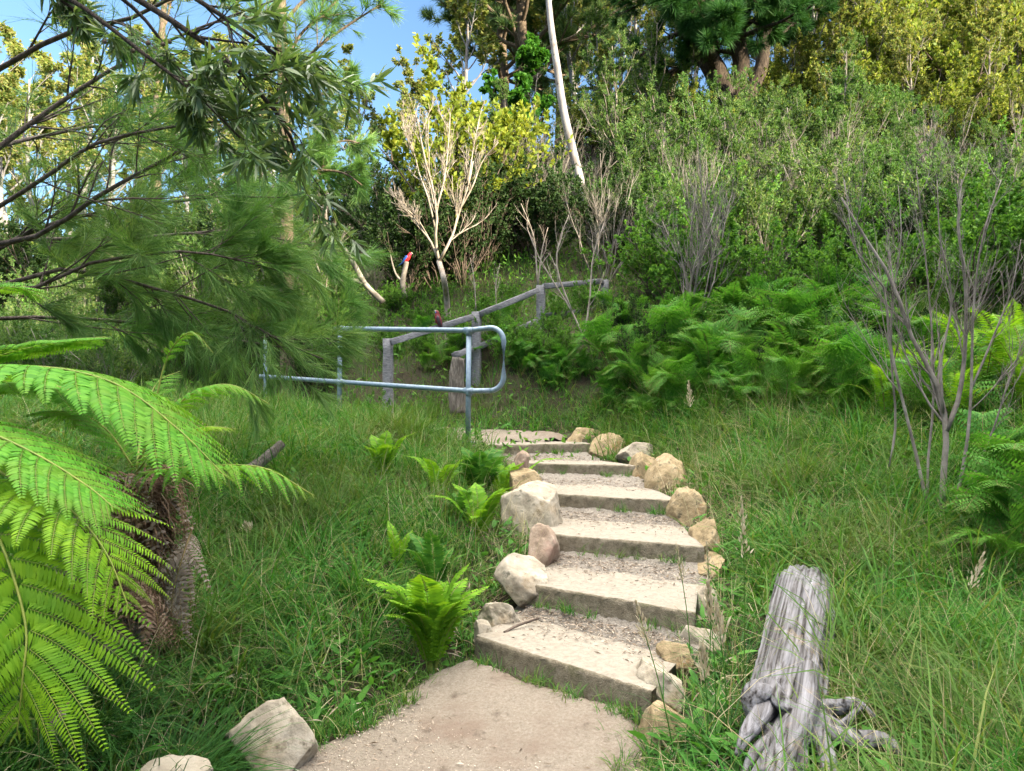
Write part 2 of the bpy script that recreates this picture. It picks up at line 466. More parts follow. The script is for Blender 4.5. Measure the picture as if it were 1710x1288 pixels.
extra = [(-.9, 2.0, 0), (-.9, 2.9, 0), (-.2, 2.0, 0), (.3, 2.4, 0), (.1, 3.0, 0), (-.3, 3.6, 0.02), (.35, 3.1, 0), (-.2, 1.0, 0), (-1.5, 1.2, 0.02), (.9, 1.0, .05), (0, -1, 0), (-4, -1, .1), (4, -1, .1)]
for k, (a, b) in enumerate(STEPS):     # the ground beside the flight
    u = norm(b - a)
    extra += [tuple(a - u * .35 + np.array([0, .1, -.10])), tuple(b + u * .35 + np.array([0, .1, -.08]))]
CT = np.vstack([CT, np.array(extra, float)])
_n = len(CT)
_K = np.linalg.norm(CT[:, None, :2] - CT[None, :, :2], axis=-1) * -1.0
_A = np.zeros((_n + 3, _n + 3)); _A[:_n, :_n] = _K + 0.03 * np.eye(_n)
_A[:_n, _n] = 1; _A[:_n, _n + 1:] = CT[:, :2]; _A[_n, :_n] = 1; _A[_n + 1:, :_n] = CT[:, :2].T
_W = np.linalg.solve(_A, np.concatenate([CT[:, 2], np.zeros(3)]))

def smooth(x, a, b):
    t = np.clip((np.asarray(x) - a) / (b - a), 0, 1)
    return t * t * (3 - 2 * t)

def wave(x, y):
    return (np.sin(x * 1.7 + y * .6) * np.sin(y * 1.3 - x * .5) * .5 + np.sin(x * 4.1 - y * 2.3) * np.sin(y * 3.7 + x) * .22 + np.sin(x * 9.3 + y * 4) * np.sin(y * 8.1 - x * 3) * .1)

def hill(x, y):
    """Ground height without paths."""
    x = np.asarray(x, float); y = np.asarray(y, float)
    sh = x.shape; x = x.ravel(); y = y.ravel()
    z = np.empty(len(x))
    for s in range(0, len(x), 20000):
        X = np.clip(x[s:s + 20000], -22, 20); Y = np.clip(y[s:s + 20000], -1, 30)
        D = np.hypot(X[:, None] - CT[None, :, 0], Y[:, None] - CT[None, :, 1])
        z[s:s + 20000] = -D @ _W[:_n] + _W[_n] + X * _W[_n + 1] + Y * _W[_n + 2]
    z += wave(x, y) * .05 * smooth(np.hypot(x, y), 1, 6)
    a = x * SUN_AZ[0] + y * SUN_AZ[1]; u = -x * SUN_AZ[1] + y * SUN_AZ[0]
    # unseen ridge added behind the viewer, shaped to block the low sun
    ridge = (RIDGE_A + RIDGE_B * np.maximum(0, u - 10)) - 1.1 * np.exp(-((u - 11.5) / 3.0) ** 2) + .9 * np.sin(u * .8) + .6 * np.sin(u * 1.9 + 1)
    ridge = np.clip(ridge, 4, 22) + 46 * math.tan(SUN_EL)
    nr_ = (x > -8) & (x < 3) & (y > 7) & (y < 14.5)
    if nr_.any():
        dd_ = polydist(x[nr_], y[nr_], UPPER)
        k_ = 1 - smooth(dd_, -.05, .9)
        z[nr_] = z[nr_] * (1 - k_) + up_z(x[nr_], y[nr_]) * k_
    w = smooth(a, 24, 44)
    z = z * (1 - w) + ridge * w
    return z.reshape(sh)
def up_z(x, y):
    return .985 + .115 * np.clip(y - 8.7, 0, 2.2)
RIDGE_A, RIDGE_B = 5.2, -0.02

def inpoly(x, y, poly):
    x = np.asarray(x); y = np.asarray(y)
    c = np.zeros(x.shape, bool)
    n = len(poly)
    for i in range(n):
        x0, y0 = poly[i]; x1, y1 = poly[(i + 1) % n]
        cond = ((y0 > y) != (y1 > y)) & (x < (x1 - x0) * (y - y0) / ((y1 - y0) + 1e-12) + x0)
        c ^= cond
    return c

def polydist(x, y, poly):
    """Signed distance, negative inside."""
    p = np.stack([x, y], -1)
    best = np.full(np.shape(x), 1e9)
    for i in range(len(poly)):
        a = np.array(poly[i]); b = np.array(poly[(i + 1) % len(poly)])
        t = np.clip(((p - a) @ (b - a)) / max((b - a) @ (b - a), 1e-9), 0, 1)
        best = np.minimum(best, np.linalg.norm(p - a - t[..., None] * (b - a), axis=-1))
    return np.where(inpoly(x, y, poly), -best, best)

def G0(px, py, z=0.0):
    p = EDGE(px, py, z); return (p[0], p[1])

PATH = [G0(1055, 1180), G0(1068, 1250), (.44, 2.2), (.5, 1.0), (.7, -1.0), (-1.6, -1.0), (-1.7, 1.4), (-1.3, 2.05), G0(300, 1300), G0(380, 1276), G0(520, 1232),
        G0(600, 1205), G0(660, 1165), G0(720, 1130), (STEPS[0][0][0] - .04, STEPS[0][0][1] + .02), (STEPS[0][1][0], STEPS[0][1][1] + .05)]
STAIR = [tuple(s[0][:2]) for s in STEPS] + [tuple(BACK[5][0][:2]), tuple(BACK[5][1][:2])] + [tuple(s[1][:2]) for s in STEPS[::-1]]
UPPER = [tuple(L6[:2] + np.array([-.1, .1])), tuple(L6[:2] + np.array([.2, .6])), (R6[0] - .15, R6[1] + .6), (R6[0] - .35, R6[1] + .95), (-.4, 9.75), (-1.4, 10.1), (-3.0, 11.0), (-5.2, 12.6), (-5.5, 12.0), (-3.2, 10.3), (-1.6, 9.4), (-.75, 8.7)]
UPPER = [(float(a), float(b)) for a, b in UPPER]
LANDING = [tuple(L6[:2] + np.array([-.12, -.02])), tuple(R6[:2] + np.array([0, -.02])), (R6[0] - .05, R6[1] + .75), (-.4, 9.6), (-.85, 8.75)]

def stair_z(x, y):
    """Tread height at a point of the flight."""
    z = np.full(np.shape(x), 0.0)
    for k, (a, b) in enumerate(STEPS):
        e = b - a
        side = (e[0] * (y - a[1]) - e[1] * (x - a[0])) / np.hypot(e[0], e[1])
        z = np.where(side > 0, RISE * (k + 1), z)
    return z

def warp(n, lo, hi, c, k):
    t = np.linspace(np.arcsinh((lo - c) / k), np.arcsinh((hi - c) / k), n)
    return c + k * np.sinh(t)

xs = warp(420, -400, 400, 0.2, 1.6); ys = warp(440, -400, 600, 4.0, 2.0)
gx, gy = np.meshgrid(xs, ys)
gz = hill(gx, gy)
near = (np.abs(gx) < 9) & (gy > -2) & (gy < 15)
dp = np.full(gx.shape, 9.0); ds = dp.copy(); du = dp.copy()
dp[near] = polydist(gx[near], gy[near], PATH); ds[near] = polydist(gx[near], gy[near], STAIR); du[near] = polydist(gx[near], gy[near], UPPER)
gz = gz * (1 - smooth(-dp, -.25, .0)) + (-.035) * smooth(-dp, -.25, .0)
sz = stair_z(gx, gy)
gz = np.where(ds < -.03, np.minimum(gz, sz - .16), gz)
gz = np.where(du < 0, gz - .05, gz)
ny, nx = gx.shape
i = (np.arange(ny - 1)[:, None] * nx + np.arange(nx - 1)[None]).ravel()
ground = structure(Geo().add(np.stack([gx, gy, gz], -1), np.stack([i, i + 1, i + nx + 1, i + nx], -1)).build('ground', M['soil'], smooth=True))

def foot(x, y):
    a, b = STEPS[0]; e = b - a
    return np.maximum(0, -(e[0] * (y - a[1]) - e[1] * (x - a[0])) / np.hypot(e[0], e[1]))

def sheet(name, poly, zf, mat, res, rough, seed):
    """A path: a fine sheet over the ground, its rim ragged and turned down."""
    r = np.random.default_rng(seed)
    pa = np.array(poly)
    x = np.arange(pa[:, 0].min() - .1, pa[:, 0].max() + .1, res); y = np.arange(pa[:, 1].min() - .1, pa[:, 1].max() + .1, res)
    X, Y = np.meshgrid(x, y)
    D = polydist(X, Y, poly) + wave(X * 3, Y * 3) * .05 + r.normal(0, .008, X.shape)
    Z = zf(X, Y) + wave(X * 2.2, Y * 2.2) * rough + r.normal(0, .0022, X.shape) - smooth(D, -.10, .05) * .07
    keep = D < .05
    ny, nx = X.shape
    q = (np.arange(ny - 1)[:, None] * nx + np.arange(nx - 1)[None])
    ok = keep[:-1, :-1] & keep[1:, :-1] & keep[:-1, 1:] & keep[1:, 1:]
    q = q[ok]
    F = np.stack([q, q + 1, q + nx + 1, q + nx], -1)
    used, inv = np.unique(F, return_inverse=True)
    V = np.stack([X.ravel(), Y.ravel(), Z.ravel()], -1)[used]
    return structure(Geo().add(V, inv.reshape(-1, 4)).build(name, mat, smooth=True))

sheet('gravel_path', PATH, lambda x, y: .06 * smooth(-foot(x, y), -.75, -.02), M['gravel'], .022, .012, 1)
sheet('upper_path', UPPER, lambda x, y: up_z(x, y) + .012, M['gravel'], .06, .01, 2)

def gz_at(x, y):
    """Top of the ground as built (banks; treads inside the flight)."""
    x = np.atleast_1d(np.asarray(x, float)); y = np.atleast_1d(np.asarray(y, float))
    z = hill(x, y)
    n_ = (np.abs(x) < 9) & (y > -2) & (y < 15)
    d1 = np.full(x.shape, 9.0); d1[n_] = polydist(x[n_], y[n_], PATH)
    z = z * (1 - smooth(-d1, -.25, .0))
    return z

def on_ground(px, py, d0=2.0, d1=60.0):
    """Where the sight line through a pixel meets the ground."""
    d = np.geomspace(d0, d1, 500)
    x = (px - 855) / FPX * d; z = EYE - (py - HORIZON) / FPX * d
    g = hill(x, d)
    k = np.nonzero(g >= z)[0]
    k = k[0] if len(k) else len(d) - 1
    return np.array([x[k], d[k], g[k]])

# ------------------------------------------------------------------ the flight of steps
ORD = ['lowest', 'second lowest', 'third lowest', 'fourth', 'fifth', 'topmost']
STEPTXT = ['lowest concrete step with a stick lying on its tread, above the gravel path',
           'second concrete step up, beside the flat pale boulder',
           'third concrete step up, beside the pinkish upright stone',
           'fourth concrete step up, beside the large double boulder',
           'fifth concrete step up, narrower, just below the landing step',
           'topmost concrete step, a thin slab leading onto the upper path']
def slab(k):
    """A cast slab: pale trowelled tread, stained riser, edges slightly rounded and worn."""
    r = np.random.default_rng(50 + k)
    a, b = STEPS[k]; c, d = BACK[k]
    e = norm(b - a); f = norm(((c + d) - (a + b)) * np.array([1, 1, 0]))
    a = a - e * .03; b = b + e * .03
    depth = 0.74 * np.linalg.norm(((c + d) - (a + b))[:2]) / 2
    if k == 5: depth = .8
    nu, prof = 44, []
    # profile: from the foot of the riser, over the nosing, back along the tread
    for h in (-.24, -.19, -.15, -.11, -.07, -.035, -.014): prof.append((0.0, h, 1))
    for q in (.5,): prof.append((.004, -.004, 1))
    for s in (.012, .05, .12, .2, .3, .42, .56, .75, 1.0): prof.append((s * depth if s > .02 else s, 0.0, 0))
    V, Q0, Q1 = [], [], []
    for i in range(nu + 1):
        t = i / nu
        p = a * (1 - t) + b * t
        bk = (c * (1 - t) + d * t)
        for (s, h, m) in prof:
            v = p + f * s + np.array([0, 0, h])
            if m: v = v - f * (r.normal(0, .004) + .010 * (h / -.2)) + np.array([0, 0, r.normal(0, .002)])
            else: v[2] += wave(v[0] * 4, v[1] * 4) * .006 + r.normal(0, .0012)
            V.append(v)
    n = len(prof)
    g = Geo()
    for i in range(nu):
        for j in range(n - 1):
            q = [i * n + j, (i + 1) * n + j, (i + 1) * n + j + 1, i * n + j + 1]
            (Q1 if prof[j][2] else Q0).append(q)
    g.add(V, Q0, None, 0)
    g.Q.append(np.array(Q1)); g.QM.append(np.full(len(Q1), 1))
    # closed ends
    for base in (0, nu * n):
        ring = [base + j for j in range(n)]
        T = [[ring[0], ring[j], ring[j + 1]] for j in range(1, n - 1)]
        g.T.append(np.array(T)); g.TM.append(np.full(len(T), 1))
    o = g.build('concrete_step', [M['tread'], M['riser']], smooth=True)
    tag(o, STEPTXT[k], 'step', 'concrete steps of the garden flight')
    # loose fill behind the slab
    X = Y = None
    nu2, nv2 = 60, 30
    V = []
    for i in range(nu2 + 1):
        t = -.06 + 1.12 * i / nu2
        p = a * (1 - t) + b * t; bk = c * (1 - t) + d * t
        fr = p + f * depth * ((.95, .84, .98, .80, .9, .9)[k] + .05 * math.sin(9 * t + k) + .03 * math.sin(23 * t + 2 * k))
        for j in range(nv2 + 1):
            s = j / nv2
            v = fr * (1 - s) + (bk + f * .05) * s
            v[2] = RISE * (k + 1) - .012 + .035 * smooth(s, .0, .55) + .045 * smooth(s, .5, 1) + wave(v[0] * 5, v[1] * 5) * .014 + r.normal(0, .004) - .02 * (abs(t - .5) > .5)
            V.append(v)
    return V, nu2, nv2
fill = Geo()
for k in range(6):
    V, nu2, nv2 = slab(k)
    if k == 5: continue
    i = (np.arange(nu2)[:, None] * (nv2 + 1) + np.arange(nv2)[None]).ravel()
    fill.add(V, np.stack([i, i + 1, i + nv2 + 2, i + nv2 + 1], -1))
structure(fill.build('step_ground', M['debris_soil'], smooth=True))

# ------------------------------------------------------------------ boulders
def rock_mesh(seed, w, h, dpt, mat, cuts=11, rot=0.0, lump=.10, subdiv=5):
    r = np.random.default_rng(seed)
    bm = bmesh.new()
    bmesh.ops.create_icosphere(bm, subdivisions=subdiv, radius=1)
    v = np.array([x.co[:] for x in bm.verts])
    v *= np.array([1, 1, .9])
    for _ in range(cuts + 4):
        n = norm(r.normal(size=3)); o = r.uniform(.45, .80)
        v -= np.maximum(0, v @ n - o)[:, None] * n * .985
    nz = np.array([noise.fractal(Vector(p * 1.6 + seed * 3.1), .7, 2.2, 5) for p in v])
    nf = np.array([noise.fractal(Vector(p * 6 + seed), .8, 2.0, 4) for p in v])
    v *= (1 + lump * .7 * nz + .022 * nf)[:, None]
    ca, sa = math.cos(rot), math.sin(rot)
    v = np.stack([v[:, 0] * ca - v[:, 2] * sa, v[:, 1], v[:, 0] * sa + v[:, 2] * ca], -1)
    lo, hi = v.min(0), v.max(0)
    v = (v - (lo + hi) / 2) / (hi - lo) * np.array([w, dpt, h])
    for x, p in zip(bm.verts, v): x.co = p
    me = bpy.data.meshes.new('boulder')
    for f in bm.faces: f.smooth = True
    bm.to_mesh(me); bm.free()
    me.materials.append(mat)
    return me

def rock(x0, y0, x1, y1, d, label, mat='sandstone', seed=1, cuts=9, rot=0.0, lump=.12, deep=.9, sink=.45):
    gw = 1.28 if x0 > 940 else 1.05
    xm, ym = (x0 + x1) / 2, (y0 + y1) / 2
    x0, x1, y0, y1 = xm + (x0 - xm) * gw, xm + (x1 - xm) * gw, y0 - (gw - 1) * 12, y1
    w = (x1 - x0) / FPX * d; hh = (y1 - y0) / FPX * d * (1 + sink)
    me = rock_mesh(seed, w, hh, max(w, hh) * deep, M[mat], cuts, rot, lump)
    o = bpy.data.objects.new('boulder', me); COL.objects.link(o)
    c = P((x0 + x1) / 2, (y0 + y1) / 2, d)
    o.location = c - np.array([0, 0, hh * sink / (1 + sink) / 2])
    ROCKS.append((c[0], c[1], w / 2, max(w, hh) * deep / 2))
    tag(o, label, 'boulder', 'sandstone boulders edging the steps and path')
    return o
ROCKS = []
rock(366, 1166, 526, 1276, 2.80, 'big cream wedge-shaped boulder at the grass edge of the gravel path', 'sandstone_pale', 11, 11, -.45, .08, .7)
rock(225, 1262, 352, 1345, 2.42, 'pale boulder cut off by the bottom edge, beside the tussock grass', 'sandstone_pale', 12, 9, .1, .08)
rock(440, 1262, 462, 1280, 2.72, 'tiny pale stone on the gravel in front of the wedge-shaped boulder', 'sandstone_pale', 13)
rock(826, 928, 913, 986, 4.42, 'flat-topped pale boulder at the end of the second concrete step', 'sandstone_pale', 14, 10, 0, .08)
rock(798, 1002, 868, 1044, 4.15, 'knobbly pale stone in the grass above the lowest step', 'sandstone_pale', 15, 7, .2, .22)
rock(792, 1034, 828, 1064, 3.95, 'small flat stone touching the end of the lowest step', 'sandstone_pale', 16)
rock(882, 876, 934, 944, 4.95, 'upright stone with a pinkish face at the end of the third step', 'sandstone_red', 43, 10, .1)
rock(838, 806, 938, 882, 5.65, 'largest grey-cream boulder beside the fourth step, with a rounded snout', 'sandstone_pale', 18, 8, .35, .14)
rock(850, 783, 906, 828, 6.1, 'tan stone behind the largest grey-cream boulder', 'sandstone', 19, 8, .3)
rock(856, 752, 884, 792, 7.0, 'grey upright stone half hidden by ferns beside the fifth step', 'sandstone_red', 20, 8, .3)
rock(946, 717, 1005, 747, 9.1, 'low rusty boulder at the head of the steps', 'sandstone', 21, 8, .1)
rock(990, 726, 1046, 766, 8.4, 'buff boulder just below the low rusty one at the head of the steps', 'sandstone', 22, 9)
rock(1036, 741, 1086, 773, 7.8, 'block-like cream stone between the buff boulder and the round tan one', 'sandstone_pale', 23, 11)
rock(1058, 758, 1094, 804, 7.3, 'upright tan stone wedged against the end of the fifth step', 'sandstone', 24, 9)
rock(1084, 760, 1148, 830, 6.7, 'big round tan boulder by the fourth step', 'sandstone', 25, 7, .2, .1)
rock(1122, 815, 1172, 892, 5.65, 'tall narrow tan stone standing between the third and fourth steps', 'sandstone', 26, 8)
rock(1158, 868, 1196, 946, 5.0, 'brownish stone at the end of the third step, half in the grass', 'sandstone', 27, 8)
rock(1168, 930, 1206, 985, 4.6, 'low tan stone between the brownish stone and the grey stone', 'sandstone', 41, 9)
rock(1105, 1075, 1150, 1120, 3.5, 'small buff stone above the double-lobed stone at the lowest step', 'sandstone', 42, 10)
rock(1150, 977, 1192, 1040, 4.25, 'grey stone at the end of the second step, behind seed heads', 'sandstone_pale', 28, 8)
rock(1138, 1044, 1198, 1104, 3.75, 'pale stone behind the tall seed stalks above the lowest step', 'sandstone_pale', 29, 8)
rock(1070, 1106, 1132, 1182, 3.28, 'pale double-lobed stone at the near end of the lowest step', 'sandstone_pale', 30, 7, .4, .2)
rock(1064, 1164, 1182, 1266, 3.02, 'wide mossy boulder under the grass beside the gravel path', 'sandstone', 31, 8, .1)

# ------------------------------------------------------------------ pipe handrail
def smoothpath(pts, n=8):
    """Catmull-Rom through the points."""
    p = np.asarray(pts, float)
    p = np.vstack([2 * p[0] - p[1], p, 2 * p[-1] - p[-2]])
    out = []
    for i in range(1, len(p) - 2):
        for t in np.linspace(0, 1, n, endpoint=False):
            a, b, c, d = p[i - 1:i + 3]
            out.append(.5 * (2 * b + (c - a) * t + (2 * a - 5 * b + 4 * c - d) * t * t + (3 * b - a - 3 * c + d) * t ** 3))
    out.append(p[-2])
    return np.array(out)

def pipe(geo, pts, r, k=14, m=0):
    pts = np.asarray(pts, float)
    tubes(geo, pts, np.full(len(pts), r), k, m)

t = thing('pipe_handrail', 'galvanised steel pipe handrail with a rounded end loop above the landing', 'handrail', tuple(P(783, 722, 8.3)))
base = np.array(t.location)
def rel(a): return np.asarray(a, float) - base
PR = .030
top0, bot0 = P(783, 552, 8.3), P(783, 653, 8.3)
top1, bot1 = P(568, 549, 9.3), P(568, 638, 9.3)
dirv = norm(top1 - top0)
far_t = top1 + (top1 - top0) * .04
far_b = bot1 + (bot1 - bot0) * .75
ed = np.array([.80, -.28, 0]); ed = ed / np.linalg.norm(ed)
ln = .42
arc = []
c_t, c_b = top0 + ed * (ln - .16) + np.array([0, 0, .02]), bot0 + ed * (ln - .16)
for a in np.linspace(0, 90, 8): arc.append(c_t + ed * .16 * math.sin(RAD(a)) + np.array([0, 0, -.16 + .16 * math.cos(RAD(a))]))
for a in np.linspace(90, 0, 8): arc.append(c_b + ed * .16 * math.sin(RAD(a)) + np.array([0, 0, .16 - .16 * math.cos(RAD(a))]))
g = Geo(); pipe(g, rel(np.vstack([[far_t], [top0 - (top0 - top1) * .5], [top0], arc])), PR); g.build('top_rail', M['galv'], t, True)
g = Geo(); pipe(g, rel(np.vstack([[far_b], [bot0 + (bot1 - bot0) * .5], [bot0], [arc[-1]]])), PR); g.build('lower_rail', M['galv'], t, True)
for s in (0, 1.0):
    a = top0 + (top1 - top0) * s
    z0 = min(hill(a[:1], a[1:2])[0] - .1, a[2] - 1.05)
    foot = np.array([a[0] - .012, a[1], z0])
    g = Geo(); pipe(g, rel([foot, a - np.array([0, 0, .02])]), PR); po = g.build('post', M['galv'], t, True)
    b = bot0 + (bot1 - bot0) * s
    for c, ax in ((b, dirv), (a, dirv)):
        g = Geo(); pipe(g, rel([c - ax * .055, c + ax * .055]), PR + .008); pipe(g, rel([c - np.array([0, 0, .06]), c + np.array([0, 0, .028])]), PR + .0065)
        g.build('clamp', M['galv'], po, True)
    if s in (0, 1.0):
        g = Geo(); pipe(g, rel([[foot[0], foot[1], z0 + .10], [foot[0], foot[1], z0 + .115]]), .075); g.build('base_plate', M['galv'], po, True)

e_ = bot0 + (bot1 - bot0) * 1.70
g = Geo(); pipe(g, rel([[e_[0], e_[1], hill(e_[:1], e_[1:2])[0] - .1], e_ + np.array([0, 0, .50])]), PR * .8); g.build('post', M['galv'], t, True)
t = thing('pipe_fence', 'thin pale far length of pipe rail beyond the handrail, under the she-oak', 'handrail', tuple(P(488, 665, 12.5)))
base = np.array(t.location)
g = Geo(); pipe(g, rel([P(556, 636, 12.0), P(488, 637, 12.5), P(410, 634, 13.0), P(300, 596, 14.0)]), .022, 10); g.build('rail', M['galv'], t, True)
for (px, py, d, h_) in ((488, 582, 12.5, 1.0), (395, 570, 13.2, 1.0)):
    g = Geo(); pipe(g, rel([P(px, py, d), P(px, py, d) - np.array([0, 0, h_])]), .026, 10); g.build('post', M['galv'], t, True)

# ------------------------------------------------------------------ timber post-and-rail fence
def beam(geo, a, b, w, h, r, seg=6, up=np.array([0, 0, 1.0])):
    """A weathered squared timber from a to b, edges chamfered."""
    a, b = np.asarray(a, float), np.asarray(b, float)
    ax = norm(b - a); sd = norm(np.cross(ax, up)); u2 = np.cross(sd, ax)
    c = .07
    pr = [(-.5 + c, -.5), (.5 - c, -.5), (.5, -.5 + c), (.5, .5 - c), (.5 - c, .5), (-.5 + c, .5), (-.5, .5 - c), (-.5, -.5 + c)]
    V = []
    for i in range(seg + 1):
        p = a + (b - a) * i / seg
        for (x, y) in pr:
            V.append(p + sd * (x * w + r.normal(0, .003)) + u2 * (y * h + r.normal(0, .003)))
    Q = [[i * 8 + j, i * 8 + (j + 1) % 8, i * 8 + 8 + (j + 1) % 8, i * 8 + 8 + j] for i in range(seg) for j in range(8)]
    T = []
    for s0, rv in ((0, 1), (seg * 8, 0)):
        for x in range(1, 7):
            f = [s0, s0 + x, s0 + x + 1]; T.append(f[::-1] if rv else f)
    geo.add(V, Q, T)

r = np.random.default_rng(3)
tops = [P(560, 612, 9.9), P(648, 566, 10.1), P(796, 521, 10.8), P(903, 477, 11.5), P(1010, 468, 12.4)]
t = thing('timber_fence', 'weathered grey timber post and rail fence stepping up the bank behind the handrail', 'fence', tuple(tops[2] - np.array([0, 0, 1.1])))
base = np.array(t.location)
for i, p in enumerate(tops):
    if i == 0: continue
    g = Geo(); beam(g, rel(p - np.array([0, 0, 1.35])), rel(p), .125 if i != 1 else .12, .11, r, 8, np.array([0.25, 1, 0])); g.build('post', M['old_timber'], t)
for i in range(4):
    a, b = tops[i], tops[i + 1]
    off = np.array([0, -.085, -.07])
    if i == 3: off = np.array([0, -.02, -.02])
    ax = norm(b - a)
    if i > 0:
        g = Geo(); beam(g, rel(a + off + ax * .06), rel(b + off - ax * .06), .045, .085, r); g.build('rail', M['old_timber'], t)
        a2 = a + (b - a) * (.68 if i == 1 else 0)
        g = Geo(); beam(g, rel(a2 + off + ax * .06 - np.array([0, 0, .47])), rel(b + off - ax * .06 - np.array([0, 0, .47])), .045, .085, r); g.build('rail', M['old_timber'], t)
RAIL_A, RAIL_B = tops[1] + np.array([0, -.085, -.07]), tops[2] + np.array([0, -.085, -.07])

# ------------------------------------------------------------------ driftwood log, stumps, old timbers
def limb(geo, pts, rad, r, k=40, rough=.06, groove=.10, n=10, m=0, lumps=.05):
    """A weathered limb: grooves run along it, the ends are broken."""
    c = smoothpath(pts, n); rr = np.interp(np.linspace(0, 1, len(c)), np.linspace(0, 1, len(rad)), rad)
    T = norm(np.gradient(c, axis=0)); ref = np.eye(3)[np.argmin(np.abs(c[-1] - c[0]))]
    Nn = norm(np.cross(T, ref)); Bn = np.cross(T, Nn)
    ph = r.uniform(0, 9, 6)
    a = np.arange(k) * 2 * np.pi / k
    V = []
    for i in range(len(c)):
        s = i / len(c)
        gr = 1 + groove * (np.sin(a * 7 + ph[0] + s * 1.5) * .35 + np.sin(a * 13 + ph[1] - s * 2) * .3 + np.sin(a * 23 + ph[2]) * .25 + np.sin(a * 3 + ph[3] + s * 2.5) * .5) \
            + lumps * np.sin(s * 14 + a * 2 + ph[4]) + r.normal(0, rough * .25, k)
        V.append(c[i] + (rr[i] * gr)[:, None] * (np.cos(a)[:, None] * Nn[i] + np.sin(a)[:, None] * Bn[i]))
    V[-1] = V[-1] + T[-1] * (r.uniform(-.15, .15, k) * rr[-1])[:, None]
    V = np.array(V).reshape(-1, 3)
    nn = len(c)
    i = np.arange(nn - 1)[:, None] * k; j = np.arange(k)[None]
    Q = np.stack([i + j, i + (j + 1) % k, i + k + (j + 1) % k, i + k + j], -1).reshape(-1, 4)
    V = np.vstack([V, c[0], c[-1] - T[-1] * rr[-1] * .3])
    e0, e1 = nn * k, nn * k + 1
    Tr = [[e0, (x + 1) % k, x] for x in range(k)] + [[e1, (nn - 1) * k + x, (nn - 1) * k + (x + 1) % k] for x in range(k)]
    geo.add(V, Q, Tr, m)

r = np.random.default_rng(21)
t = thing('driftwood_log', 'silvery weathered log with a splayed root end lying in the grass beside the steps', 'log', tuple(P(1320, 1180, 3.0)))
base = np.array(t.location)
_ax = norm(P(1345, 988, 4.1) - P(1300, 1225, 2.82)); _sx = norm(np.cross(_ax, [0, 0, 1.0])); _uz = np.cross(_sx, _ax)
LOGM = np.stack([_sx, _ax, _uz], -1)         # local y runs along the grain
t.rotation_euler = Matrix(LOGM.tolist()).to_euler(); t.location.z += .01
print('LOG', [(float(p[0]), float(p[1]), float(p[2]), float(hill(p[:1], p[1:2])[0])) for p in PS([(1300, 1225, 2.82), (1328, 1100, 3.35), (1345, 988, 4.1)])])
def rel(a):
    return (np.asarray(a, float) - base) @ LOGM
g = Geo(); limb(g, rel(PS([(1300, 1225, 2.82), (1314, 1165, 3.02), (1328, 1100, 3.35), (1338, 1030, 3.75), (1345, 988, 4.1)])), [.125, .145, .145, .15, .148], r, 90, groove=.10, n=14, lumps=.025, rough=.03); g.build('stem', M['drift'], t, True)
def root(px, rad, k=20):
    g = Geo(); limb(g, rel(PS(px)), rad, r, k, groove=.16, lumps=.035); g.build('root', M['drift'], t, True)
root([(1350, 1120, 2.95), (1346, 1185, 2.70), (1318, 1245, 2.52), (1288, 1320, 2.36)], [.035, .048, .055, .065], 28)
root([(1300, 1200, 2.9), (1272, 1165, 2.78), (1256, 1172, 2.74), (1262, 1215, 2.72)], [.045, .05, .04, .025], 26)
root([(1285, 1180, 2.80), (1266, 1205, 2.66), (1246, 1232, 2.58), (1230, 1266, 2.52)], [.045, .035, .026, .008])
root([(1310, 1210, 2.75), (1290, 1240, 2.6), (1262, 1262, 2.52), (1240, 1300, 2.45)], [.04, .030, .020, .007])
root([(1345, 1215, 2.7), (1375, 1250, 2.56), (1385, 1300, 2.45), (1372, 1340, 2.4)], [.04, .032, .026, .02])
root([(1350, 1190, 2.8), (1400, 1186, 2.72), (1428, 1180, 2.68), (1462, 1202, 2.68)], [.04, .026, .020, .006])
root([(1350, 1210, 2.75), (1385, 1225, 2.66), (1430, 1243, 2.58), (1475, 1243, 2.56), (1512, 1270, 2.5)], [.06, .045, .036, .030, .012], 24)
root([(1288, 1150, 2.88), (1305, 1178, 2.70), (1338, 1196, 2.62)], [.035, .03, .018])
root([(1265, 1205, 2.7), (1300, 1240, 2.6), (1312, 1232, 2.55)], [.02, .018, .01])
root([(1310, 1255, 2.6), (1310, 1290, 2.5), (1300, 1320, 2.45)], [.075, .08, .07], 26)
root([(1385, 1230, 2.66), (1410, 1215, 2.62), (1440, 1180, 2.64)], [.022, .016, .006])

r = np.random.default_rng(22)
g = Geo(); limb(g, PS([(765, 690, 9.6), (763, 640, 9.6), (766, 598, 9.6)]), [.11, .10, .085], r, 30, groove=.16)
tag(g.build('tree_stump', M['stump_wood'], None, True), 'old grey fibrous stump standing behind the pipe handrail', 'stump')
g = Geo(); limb(g, PS([(470, 742, 6.1), (440, 768, 5.9), (405, 792, 5.6)]), [.035, .04, .045], r, 20, groove=.12)
tag(g.build('fallen_post', M['stump_wood'], None, True), 'short grey timber leaning in the grass between the ferns and the handrail', 'post')
g = Geo(); limb(g, PS([(842, 1059, 3.90), (865, 1047, 3.98), (900, 1035, 4.05)]) + np.array([0, 0, .008]), [.007, .008, .006], r, 8, groove=.1)
tag(g.build('stick', M['twig_brown'], None, True), 'thin brown stick lying across the lowest concrete step', 'stick')
g = Geo(); limb(g, PS([(640, 505, 13), (610, 475, 13), (590, 440, 13), (575, 415, 13)]), [.05, .05, .045, .03], r, 14)
limb(g, PS([(612, 477, 13), (590, 468, 13), (565, 470, 13), (540, 465, 12.8)]), [.04, .035, .03, .02], r, 12)
tag(g.build('dead_branch', M['twig_grey'], None, True), 'bare forked grey branch leaning against the dark bushes beyond the handrail', 'branch')
